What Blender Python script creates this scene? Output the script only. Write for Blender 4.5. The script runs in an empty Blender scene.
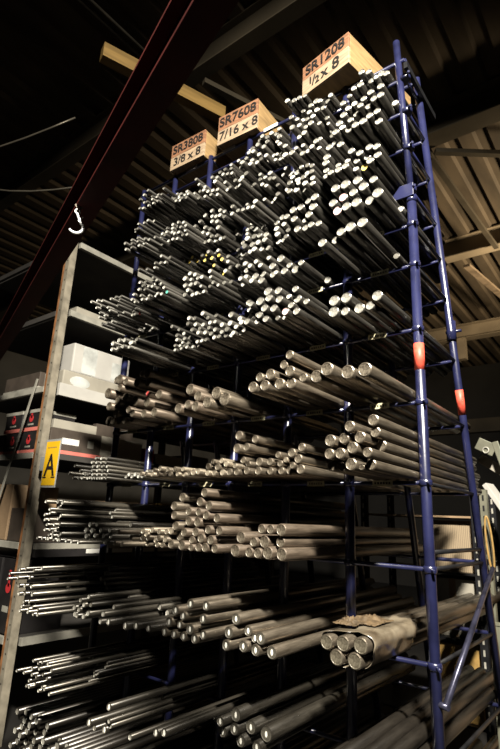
import bpy, bmesh, math, random
from mathutils import Vector, Matrix, noise
random.seed(7)
C = bpy.context.scene.collection
PI = math.pi

# ------------------------------------------------------------------ materials
def new_mat(name):
    m = bpy.data.materials.new(name); m.use_nodes = True
    nt = m.node_tree; b = nt.nodes['Principled BSDF']
    return m, nt, b

KA = .42   # all reflectances share one scale; the exposure is set for it
def ramp(nt, fac, stops):
    stops = [(p_, tuple(v * KA for v in c_)) for p_, c_ in stops]
    r = nt.nodes.new('ShaderNodeValToRGB')
    els = r.color_ramp.elements
    while len(els) < len(stops): els.new(0.5)
    for e, (p, c) in zip(els, stops): e.position = p; e.color = (*c, 1)
    nt.links.new(fac, r.inputs[0]); return r.outputs[0]

def mat(name, col, rough=.5, metal=0., var=.25, scale=8., bump=0., col2=None, stretch=(1, 1, 1), detail=5., spec=None):
    m, nt, b = new_mat(name)
    tc = nt.nodes.new('ShaderNodeTexCoord'); mp = nt.nodes.new('ShaderNodeMapping'); mp.inputs['Scale'].default_value = stretch
    nt.links.new(tc.outputs['Object'], mp.inputs[0])
    n = nt.nodes.new('ShaderNodeTexNoise'); n.inputs['Scale'].default_value = scale; n.inputs['Detail'].default_value = detail
    nt.links.new(mp.outputs[0], n.inputs['Vector'])
    c2 = col2 or tuple(c * (1 - var) for c in col)
    c1 = tuple(min(1, c * (1 + var * .5)) for c in col)
    nt.links.new(ramp(nt, n.outputs[0], [(.32, c2), (.62, c1)]), b.inputs['Base Color'])
    b.inputs['Roughness'].default_value = rough; b.inputs['Metallic'].default_value = metal
    b.inputs['Specular IOR Level'].default_value = .2 if spec is None else spec
    if bump:
        bp = nt.nodes.new('ShaderNodeBump'); bp.inputs['Strength'].default_value = bump; bp.inputs['Distance'].default_value = .01
        nt.links.new(n.outputs[0], bp.inputs['Height']); nt.links.new(bp.outputs[0], b.inputs['Normal'])
    return m

def bar_side(name, c_lo, c_hi, rough, metal):
    m, nt, b = new_mat(name)
    tc = nt.nodes.new('ShaderNodeTexCoord'); mp = nt.nodes.new('ShaderNodeMapping'); mp.inputs['Scale'].default_value = (30, 3, 30)
    nt.links.new(tc.outputs['Object'], mp.inputs[0])
    n = nt.nodes.new('ShaderNodeTexNoise'); n.inputs['Scale'].default_value = 1.5; n.inputs['Detail'].default_value = 8; n.inputs['Roughness'].default_value = .65
    nt.links.new(mp.outputs[0], n.inputs['Vector'])
    g = nt.nodes.new('ShaderNodeNewGeometry')
    ad = nt.nodes.new('ShaderNodeMath'); ad.operation = 'MULTIPLY_ADD'; ad.inputs[1].default_value = .45; nt.links.new(g.outputs['Random Per Island'], ad.inputs[0])
    ml = nt.nodes.new('ShaderNodeMath'); ml.operation = 'MULTIPLY'; ml.inputs[1].default_value = .75; nt.links.new(n.outputs[0], ml.inputs[0])
    nt.links.new(ml.outputs[0], ad.inputs[2])
    nt.links.new(ramp(nt, ad.outputs[0], [(.36, c_lo), (.72, c_hi)]), b.inputs['Base Color'])
    b.inputs['Metallic'].default_value = metal; b.inputs['Specular IOR Level'].default_value = .5
    rr = nt.nodes.new('ShaderNodeMapRange'); rr.inputs['To Min'].default_value = rough - .08; rr.inputs['To Max'].default_value = rough + .12
    nt.links.new(n.outputs[0], rr.inputs[0]); nt.links.new(rr.outputs[0], b.inputs['Roughness'])
    bp = nt.nodes.new('ShaderNodeBump'); bp.inputs['Strength'].default_value = .25; bp.inputs['Distance'].default_value = .002
    nt.links.new(n.outputs[0], bp.inputs['Height']); nt.links.new(bp.outputs[0], b.inputs['Normal'])
    return m

def bar_end(name, c_lo, c_hi, metal=.25, rough=.45, dab=None):
    # saw-cut face: fine parallel saw marks, blotches, optional pale dab in the bar's own coordinates
    m, nt, b = new_mat(name)
    tc = nt.nodes.new('ShaderNodeTexCoord')
    n = nt.nodes.new('ShaderNodeTexNoise'); n.inputs['Scale'].default_value = 75; n.inputs['Detail'].default_value = 5; n.inputs['Distortion'].default_value = 1.2
    nt.links.new(tc.outputs['Object'], n.inputs['Vector'])
    g = nt.nodes.new('ShaderNodeNewGeometry')
    ad = nt.nodes.new('ShaderNodeMath'); ad.operation = 'MULTIPLY_ADD'; ad.inputs[1].default_value = .5
    nt.links.new(g.outputs['Random Per Island'], ad.inputs[0])
    ml = nt.nodes.new('ShaderNodeMath'); ml.operation = 'MULTIPLY'; ml.inputs[1].default_value = .6; nt.links.new(n.outputs[0], ml.inputs[0])
    nt.links.new(ml.outputs[0], ad.inputs[2])
    col = ramp(nt, ad.outputs[0], [(.38, c_lo), (.62, c_hi)])
    if dab:
        mp = nt.nodes.new('ShaderNodeMapping'); mp.inputs['Location'].default_value = (.003, 0, .004); mp.inputs['Rotation'].default_value = (0, .45, 0); mp.inputs['Scale'].default_value = (150, 0, 75)
        nt.links.new(tc.outputs['Object'], mp.inputs[0])
        ln = nt.nodes.new('ShaderNodeVectorMath'); ln.operation = 'LENGTH'; nt.links.new(mp.outputs[0], ln.inputs[0])
        a2 = nt.nodes.new('ShaderNodeMath'); a2.operation = 'MULTIPLY_ADD'; a2.inputs[1].default_value = .8; nt.links.new(n.outputs[0], a2.inputs[0]); nt.links.new(ln.outputs['Value'], a2.inputs[2])
        lt = nt.nodes.new('ShaderNodeMath'); lt.operation = 'LESS_THAN'; lt.inputs[1].default_value = 1.15; nt.links.new(a2.outputs[0], lt.inputs[0])
        mx = nt.nodes.new('ShaderNodeMix'); mx.data_type = 'RGBA'; nt.links.new(lt.outputs[0], mx.inputs[0]); nt.links.new(col, mx.inputs[6]); mx.inputs[7].default_value = (*[v * .8 for v in dab], 1)
        col = mx.outputs[2]
    nt.links.new(col, b.inputs['Base Color'])
    b.inputs['Metallic'].default_value = metal; b.inputs['Roughness'].default_value = rough
    bp = nt.nodes.new('ShaderNodeBump'); bp.inputs['Strength'].default_value = .55; bp.inputs['Distance'].default_value = .0015
    nt.links.new(n.outputs[0], bp.inputs['Height']); nt.links.new(bp.outputs[0], b.inputs['Normal'])
    return m

M = {}
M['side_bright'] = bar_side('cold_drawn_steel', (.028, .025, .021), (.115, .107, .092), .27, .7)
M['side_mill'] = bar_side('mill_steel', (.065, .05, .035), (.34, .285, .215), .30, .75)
M['side_dark'] = bar_side('shade_dark_steel', (.022, .019, .015), (.095, .084, .066), .27, .6)  # dark steel, lowered further to paint in the weaker light at lower left
M['side_black'] = bar_side('shade_black_steel', (.012, .010, .008), (.045, .038, .030), .3, .5)  # darker copy with the shade of the lowest bars put into its colour
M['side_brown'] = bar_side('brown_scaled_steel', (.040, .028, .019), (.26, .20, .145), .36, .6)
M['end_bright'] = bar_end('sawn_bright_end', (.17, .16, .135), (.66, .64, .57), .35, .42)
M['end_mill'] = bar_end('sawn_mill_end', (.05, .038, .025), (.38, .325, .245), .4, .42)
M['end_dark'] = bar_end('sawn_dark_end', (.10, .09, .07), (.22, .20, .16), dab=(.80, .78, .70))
M['end_wrap'] = bar_end('sawn_wrapped_end', (.10, .085, .06), (.34, .30, .22), .4, .4)
M['end_yellow'] = bar_end('yellow_painted_end', (.55, .38, .06), (.85, .66, .15), 0, .5)
M['end_red'] = bar_end('red_painted_end', (.45, .04, .04), (.65, .08, .07), 0, .5)
M['end_pink'] = bar_end('pink_painted_end', (.62, .36, .34), (.80, .52, .48), 0, .5)
M['end_green'] = bar_end('green_painted_end', (.04, .28, .2), (.1, .45, .33), 0, .5)
M['blue'] = mat('blue_enamel', (.013, .015, .052), .28, 0, .35, 14, .12, detail=8, spec=.5)
M['blue_worn'] = mat('worn_blue_brace', (.045, .045, .075), .3, .5, .5, 22, .1)
M['black_iron'] = mat('black_iron', (.02, .02, .022), .45, .5, .4, 18)
M['tape'] = mat('salmon_tape', (.75, .10, .06), .5, 0, .3, 60)
M['red_beam'] = mat('oxide_red_paint', (.060, .010, .008), .6, 0, .35, 6, .1, spec=.06)
M['cream'] = mat('cream_painted_steel', (.29, .255, .195), .5, .1, .35, 11, .15, detail=8)
M['rust'] = mat('rusty_orange_edge', (.34, .15, .06), .6, .1, .5, 16, .2)
M['beam_grey'] = mat('grey_shelf_beam', (.42, .40, .34), .45, .2, .3, 8)
M['deck_dark'] = mat('dark_shelf_deck', (.05, .045, .04), .7, 0, .3, 5)
M['white_board'] = mat('white_board', (.50, .48, .44), .5, 0, .1, 6)
M['roof'] = mat('corrugated_roof_deck', (.11, .08, .048), .75, 0, .45, 1.6, .1, stretch=(3, .6, 1))
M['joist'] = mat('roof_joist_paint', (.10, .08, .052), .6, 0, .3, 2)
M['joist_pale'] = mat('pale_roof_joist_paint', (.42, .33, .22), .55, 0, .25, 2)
M['wall'] = mat('dark_wall_panel', (.035, .032, .028), .8, 0, .3, 1)
M['wall_pale'] = mat('wall_paint', (.16, .145, .12), .8, 0, .3, 1)
M['floor'] = mat('concrete_floor', (.022, .02, .018), .6, 0, .35, 1.5, .05)
M['timber'] = mat('yellow_timber', (.34, .21, .065), .55, 0, .3, 5, .1, stretch=(6, .5, 6))
M['wood_pale'] = mat('pale_pine', (.33, .24, .155), .6, 0, .35, 7, .1, stretch=(1, 1, 9))
M['wood_red'] = mat('reddish_pine', (.24, .115, .06), .6, 0, .45, 9, .1, stretch=(1, 1, 10))
M['wood_side'] = mat('golden_pine', (.29, .185, .08), .6, 0, .3, 8, .1, stretch=(6, 1, 9))
M['ink'] = mat('black_marker_ink', (.012, .010, .009), .6, 0, .1)
M['yellow'] = mat('yellow_sign_face', (.85, .50, .015), .45, 0, .06, 10)
M['sign_edge'] = mat('grey_sign_edge', (.42, .43, .42), .4, .2, .1)
M['carton_dark'] = mat('dark_brown_carton', (.075, .058, .045), .6, 0, .25, 9)
M['carton_black'] = mat('black_carton', (.018, .016, .016), .5, 0, .3, 9)
M['carton_pale'] = mat('pale_carton', (.36, .33, .27), .6, 0, .15, 6)
M['carton_tan'] = mat('tan_carton', (.30, .20, .115), .7, 0, .2, 5)
M['red_print'] = mat('red_print', (.55, .035, .04), .5, 0, .1)
M['pink_stripe'] = mat('pale_red_stripe', (.72, .20, .16), .5, 0, .15)
M['white_print'] = mat('white_print', (.80, .78, .72), .5, 0, .05)
M['plastic'] = mat('grey_shrink_film', (.55, .56, .53), .2, 0, .3, 9, .3)
M['chrome'] = mat('polished_hook_steel', (.85, .85, .82), .25, .3, .1)
M['label'] = mat('cream_shelf_label', (.50, .46, .30), .5, 0, .25, 40)
M['olive'] = mat('olive_painted_post', (.17, .165, .12), .5, .2, .3, 8)
M['sling'] = mat('grey_sling', (.18, .15, .12), .7)
M['galv'] = mat('galvanised_conduit', (.25, .22, .17), .4, .6, .2)

def corr_card():
    m, nt, b = new_mat('corrugated_card')
    tc = nt.nodes.new('ShaderNodeTexCoord'); w = nt.nodes.new('ShaderNodeTexWave'); w.bands_direction = 'X'; w.inputs['Scale'].default_value = 28; w.inputs['Distortion'].default_value = .3
    nt.links.new(tc.outputs['Object'], w.inputs[0])
    nt.links.new(ramp(nt, w.outputs[0], [(.1, (.17, .12, .07)), (.8, (.36, .27, .16))]), b.inputs['Base Color']); b.inputs['Roughness'].default_value = .8
    return m
M['corr'] = corr_card()
def wrap_mat():
    m, nt, b = new_mat('tan_wrapping_film')
    tc = nt.nodes.new('ShaderNodeTexCoord'); n = nt.nodes.new('ShaderNodeTexNoise'); n.inputs['Scale'].default_value = 14; n.inputs['Detail'].default_value = 6
    nt.links.new(tc.outputs['Object'], n.inputs[0])
    nt.links.new(ramp(nt, n.outputs[0], [(.35, (.075, .056, .036)), (.65, (.21, .175, .125))]), b.inputs['Base Color'])
    b.inputs['Roughness'].default_value = .28; b.inputs['Coat Weight'].default_value = .3
    bp = nt.nodes.new('ShaderNodeBump'); bp.inputs['Strength'].default_value = .5; bp.inputs['Distance'].default_value = .006
    nt.links.new(n.outputs[0], bp.inputs['Height']); nt.links.new(bp.outputs[0], b.inputs['Normal'])
    return m
M['wrap'] = wrap_mat()
M['paper'] = mat('crumpled_brown_paper', (.10, .066, .033), .7, 0, .5, 30, .3)

# ------------------------------------------------------------------ mesh helpers
def box(bm, x0, x1, y0, y1, z0, z1, mi=0, M4=None, bev=0):
    vs = [bm.verts.new((x, y, z)) for x in (x0, x1) for y in (y0, y1) for z in (z0, z1)]
    fs = []
    for a in ((0, 1, 3, 2), (4, 6, 7, 5), (0, 4, 5, 1), (2, 3, 7, 6), (0, 2, 6, 4), (1, 5, 7, 3)):
        f = bm.faces.new([vs[i] for i in a]); f.material_index = mi; fs.append(f)
    if bev:
        es = list({e for f in fs for e in f.edges})
        r = bmesh.ops.bevel(bm, geom=es, offset=bev, segments=2, affect='EDGES', profile=.6)
        vs = list({v for f in r['faces'] for v in f.verts} | {v for v in vs if v.is_valid})
    if M4: bmesh.ops.transform(bm, matrix=M4, verts=[v for v in vs if v.is_valid])
    return vs

def frame_of(d):
    d = Vector(d).normalized(); a = Vector((0, 0, 1)) if abs(d.z) < .9 else Vector((1, 0, 0))
    u = d.cross(a).normalized(); v = d.cross(u).normalized(); return u, v

def tube(bm, pts, rad, n=12, cap=True, mi=0, cham=0):
    # pts: list of points, rad: float or list
    pts = [Vector(p) for p in pts]; R = rad if isinstance(rad, (list, tuple)) else [rad] * len(pts)
    u = None; rings = []
    for i, p in enumerate(pts):
        d = (pts[min(i + 1, len(pts) - 1)] - pts[max(i - 1, 0)]).normalized()
        if u is None: u, v = frame_of(d)
        else:
            u = (u - d * u.dot(d)).normalized(); v = d.cross(u).normalized()
        rings.append([bm.verts.new(p + (u * math.cos(2 * PI * k / n) + v * math.sin(2 * PI * k / n)) * R[i]) for k in range(n)])
    for a, b in zip(rings, rings[1:]):
        for k in range(n):
            f = bm.faces.new((a[k], a[(k + 1) % n], b[(k + 1) % n], b[k])); f.smooth = True; f.material_index = mi
    if cap:
        f = bm.faces.new(rings[0][::-1]); f.material_index = mi; f = bm.faces.new(rings[-1]); f.material_index = mi
    return rings

def bar(bm, x, z, y0, y1, r, n=16, o=(0, 0, 0)):
    # steel bar along +Y with chamfered sawn ends; slot 0 side, slot 1 sawn end
    ch = min(.0022, r * .12); rings = []
    prof = [(y0 + .0010, r * .50), (y0 + .0012, r * .74), (y0, r * .80), (y0, r - ch * 1.6), (y0 + ch, r), (y1 - ch, r), (y1, r - ch * 1.6)]
    ph = random.random()
    for yy, rr in prof:
        rings.append([bm.verts.new((x - o[0] + rr * math.cos(2 * PI * (k + ph) / n), yy - o[1], z - o[2] + rr * math.sin(2 * PI * (k + ph) / n))) for k in range(n)])
    for j, (a, b) in enumerate(zip(rings, rings[1:])):
        for k in range(n):
            f = bm.faces.new((a[k], b[k], b[(k + 1) % n], a[(k + 1) % n])); f.smooth = True
            f.material_index = 1 if j <= 2 else 0
            if j <= 3 or j == 5: f.smooth = False
    f = bm.faces.new(rings[0]); f.material_index = 1
    f = bm.faces.new(rings[-1][::-1]); f.material_index = 1

def obj(name, bm, mats, parent=None, loc=(0, 0, 0), recalc=True):
    if recalc: bmesh.ops.recalc_face_normals(bm, faces=bm.faces)
    me = bpy.data.meshes.new(name); bm.to_mesh(me); bm.free()
    for m in (mats if isinstance(mats, (list, tuple)) else [mats]): me.materials.append(m)
    o = bpy.data.objects.new(name, me); o.location = loc; C.objects.link(o)
    if parent: o.parent = parent
    return o

def tag(o, label, cat, group=None, kind=None):
    o['label'] = label; o['category'] = cat
    if group: o['group'] = group
    if kind: o['kind'] = kind
    return o

def thing(name, label, cat, loc=(0, 0, 0), rz=0, group=None):
    o = bpy.data.objects.new(name, None); o.empty_display_size = .05; C.objects.link(o); o.location = loc; o.rotation_euler = (0, 0, rz)
    return tag(o, label, cat, group)

def struct(name, bm, m):
    o = obj(name, bm, m); o['kind'] = 'structure'; return o

def part(name, m, parent, fn):
    bm = bmesh.new(); fn(bm); return obj(name, bm, m, parent)

def pbox(name, m, parent, *a, **k):
    return part(name, m, parent, lambda b: box(b, *a, **k))

def text_part(name, s, m, parent, size, loc, rot, sx=1., off=.0, ext=.0006):
    cu = bpy.data.curves.new(name, 'FONT'); cu.body = s; cu.size = size; cu.extrude = ext; cu.offset = off; cu.align_x = 'CENTER'; cu.align_y = 'CENTER'
    t = bpy.data.objects.new(name, cu); C.objects.link(t)
    dg = bpy.context.evaluated_depsgraph_get(); me = bpy.data.meshes.new_from_object(t.evaluated_get(dg))
    bpy.data.objects.remove(t); bpy.data.curves.remove(cu)
    me.materials.clear(); me.materials.append(m)
    o = bpy.data.objects.new(name, me); C.objects.link(o); o.parent = parent; o.location = loc; o.rotation_euler = rot; o.scale = (sx, 1, 1)
    return o

# ------------------------------------------------------------------ the rack
LEV = {12: 3.62, 11: 3.42, 10: 3.21, 9: 2.98, 8: 2.80, 7: 2.60, 6: 2.30, 5: 1.985, 4: 1.665, 3: 1.35, 2: 1.03, 1: .71, 0: .39}
PX = [-.69 - .3235 * i for i in range(7)]
TOPZ = 3.735
def yback(z): return 2.2 + (3.6 - z) * .24
rack = thing('bar_storage_rack', 'tall blue tubular steel rack holding hundreds of steel bars in pigeonholes', 'storage rack', (PX[3], 2.0, 0))
RO = Vector((PX[3], 2.0, 0))
def rpart(name, m, fn, parent=None):
    bm = bmesh.new(); fn(bm); bmesh.ops.translate(bm, verts=bm.verts, vec=-RO); return obj(name, bm, m, parent or rack)
for i, x in enumerate(PX):
    top = 3.87 if i == 0 else 3.76
    def f(bm, x=x, top=top, i=i):
        tube(bm, [(x, 2, .0), (x, 2, 2.93)], .0205, 16)
        tube(bm, [(x, 2, 2.93), (x - (.038 if i == 0 else 0), 2, top)], .017, 16)
        tube(bm, [(x, 2, 2.915), (x, 2, 2.945)], .0235, 16)
        box(bm, x - .06, x + .06, 1.94, 2.06, 0, .008)
    p = rpart('front_post', M['blue'], f)
    if i == 0:
        t = rpart('tape_band', M['tape'], lambda bm: tube(bm, [(x, 2, 2.12), (x, 2, 2.235)], .0212, 16), None); t.parent = p; t['label'] = 'salmon red tape band'
    def g(bm, x=x):
        tube(bm, [(x, yback(0), 0), (x, yback(TOPZ + .02), TOPZ + .02)], .018, 14)
        box(bm, x - .06, x + .06, yback(0) - .06, yback(0) + .06, 0, .008)
    q = rpart('back_post', M['blue'], g)
    if i == 0:
        t = rpart('tape_band', M['tape'], lambda bm: tube(bm, [(x, yback(2.04), 2.04), (x, yback(2.16), 2.16)], .0188, 14), None); t.parent = q; t['label'] = 'salmon red tape band'
        rpart('clamp', M['blue'], lambda bm: (tube(bm, [(x, yback(2.42) - .0, 2.40), (x, yback(2.42), 2.50)], .024, 12), tube(bm, [(x - .03, yback(2.45) + .02, 2.45), (x + .045, yback(2.45) + .02, 2.45)], .008, 8)))
    for lv, z in LEV.items():
        if i < 4 or lv < 9:
            rpart('collar', M['blue'], lambda bm, z=z, x=x: (tube(bm, [(x, 2, z - .013), (x, 2, z - .009), (x, 2, z + .009), (x, 2, z + .013)], [.0215, .0255, .0255, .0215], 14), tube(bm, [(x + .012, 1.984, z), (x + .03, 1.965, z - .004)], .006, 8)))
for lv, z in LEV.items():
    rpart('front_rod', M['blue'], lambda bm: tube(bm, [(PX[-1], 2, z), (PX[0], 2, z)], .009, 10))
    rpart('back_rod', M['blue'], lambda bm: tube(bm, [(PX[-1], yback(z), z), (PX[0], yback(z), z)], .009, 10))
    rpart('side_rod', M['black_iron'] if lv < 9 else M['blue'], lambda bm: tube(bm, [(PX[0], 2, z), (PX[0], yback(z), z)], .008, 10))
    if 3 < lv < 9:
        for i in range(6):
            if lv in (0, 1) and i > 4: continue
            xc = (PX[i] + PX[i + 1]) / 2 + random.uniform(-.02, .01)
            rpart('label_plate', M['label'], lambda bm: (box(bm, xc - .043, xc + .043, 1.9885, 1.9905, z - .012, z + .012), [box(bm, xc - .034 + k * .012, xc - .027 + k * .012 + random.uniform(-.002, .002), 1.9878, 1.9886, z - .005, z + .004, 1) for k in range(6)])).data.materials.append(M['ink'])
rpart('top_rail', M['blue'], lambda bm: (tube(bm, [(PX[-1] - .05, 2, TOPZ), (PX[0], 2, TOPZ)], .010, 10), ))
rpart('top_rail', M['blue'], lambda bm: (tube(bm, [(PX[-1] - .05, yback(TOPZ), TOPZ), (PX[0], yback(TOPZ), TOPZ)], .010, 10), ))
for i, x in enumerate(PX):
    if i in (0, 2, 4, 6): rpart('top_rod', M['blue'], lambda bm: tube(bm, [(x, 2, TOPZ), (x, yback(TOPZ), TOPZ)], .009, 10))
rpart('top_angle', M['black_iron'], lambda bm: box(bm, PX[0] + .012, PX[0] + .03, 1.95, 2.36, 3.60, 3.635, M4=Matrix.Translation((0, 0, .03)) ))
for i in range(4):
    xc = (PX[i + 1] + PX[i + 2]) / 2
    rpart('label_plate', M['white_print'], lambda bm: box(bm, xc - .05, xc + .05, 1.9875, 1.9895, TOPZ - .011, TOPZ + .011))
rpart('bracket', M['blue'], lambda bm: (box(bm, PX[0] - .10, PX[0] + .02, 1.972, 1.981, 2.935, 3.0, bev=.002), tube(bm, [(PX[0] - .09, 1.99, 2.96), (PX[0], 1.99, 2.96)], .012, 10)))
rpart('brace', M['blue_worn'], lambda bm: (tube(bm, [(-.655, 1.985, .915), (-.655, 2.775, 1.325)], .0115, 10), tube(bm, [(-.70, 2.0, .915), (-.645, 1.985, .915)], .012, 8)))['label'] = 'worn blue diagonal brace'
rpart('side_rod', M['black_iron'], lambda bm: tube(bm, [(PX[0], 2, 1.41), (PX[0], yback(1.41), 1.41)], .009, 10))

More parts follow.
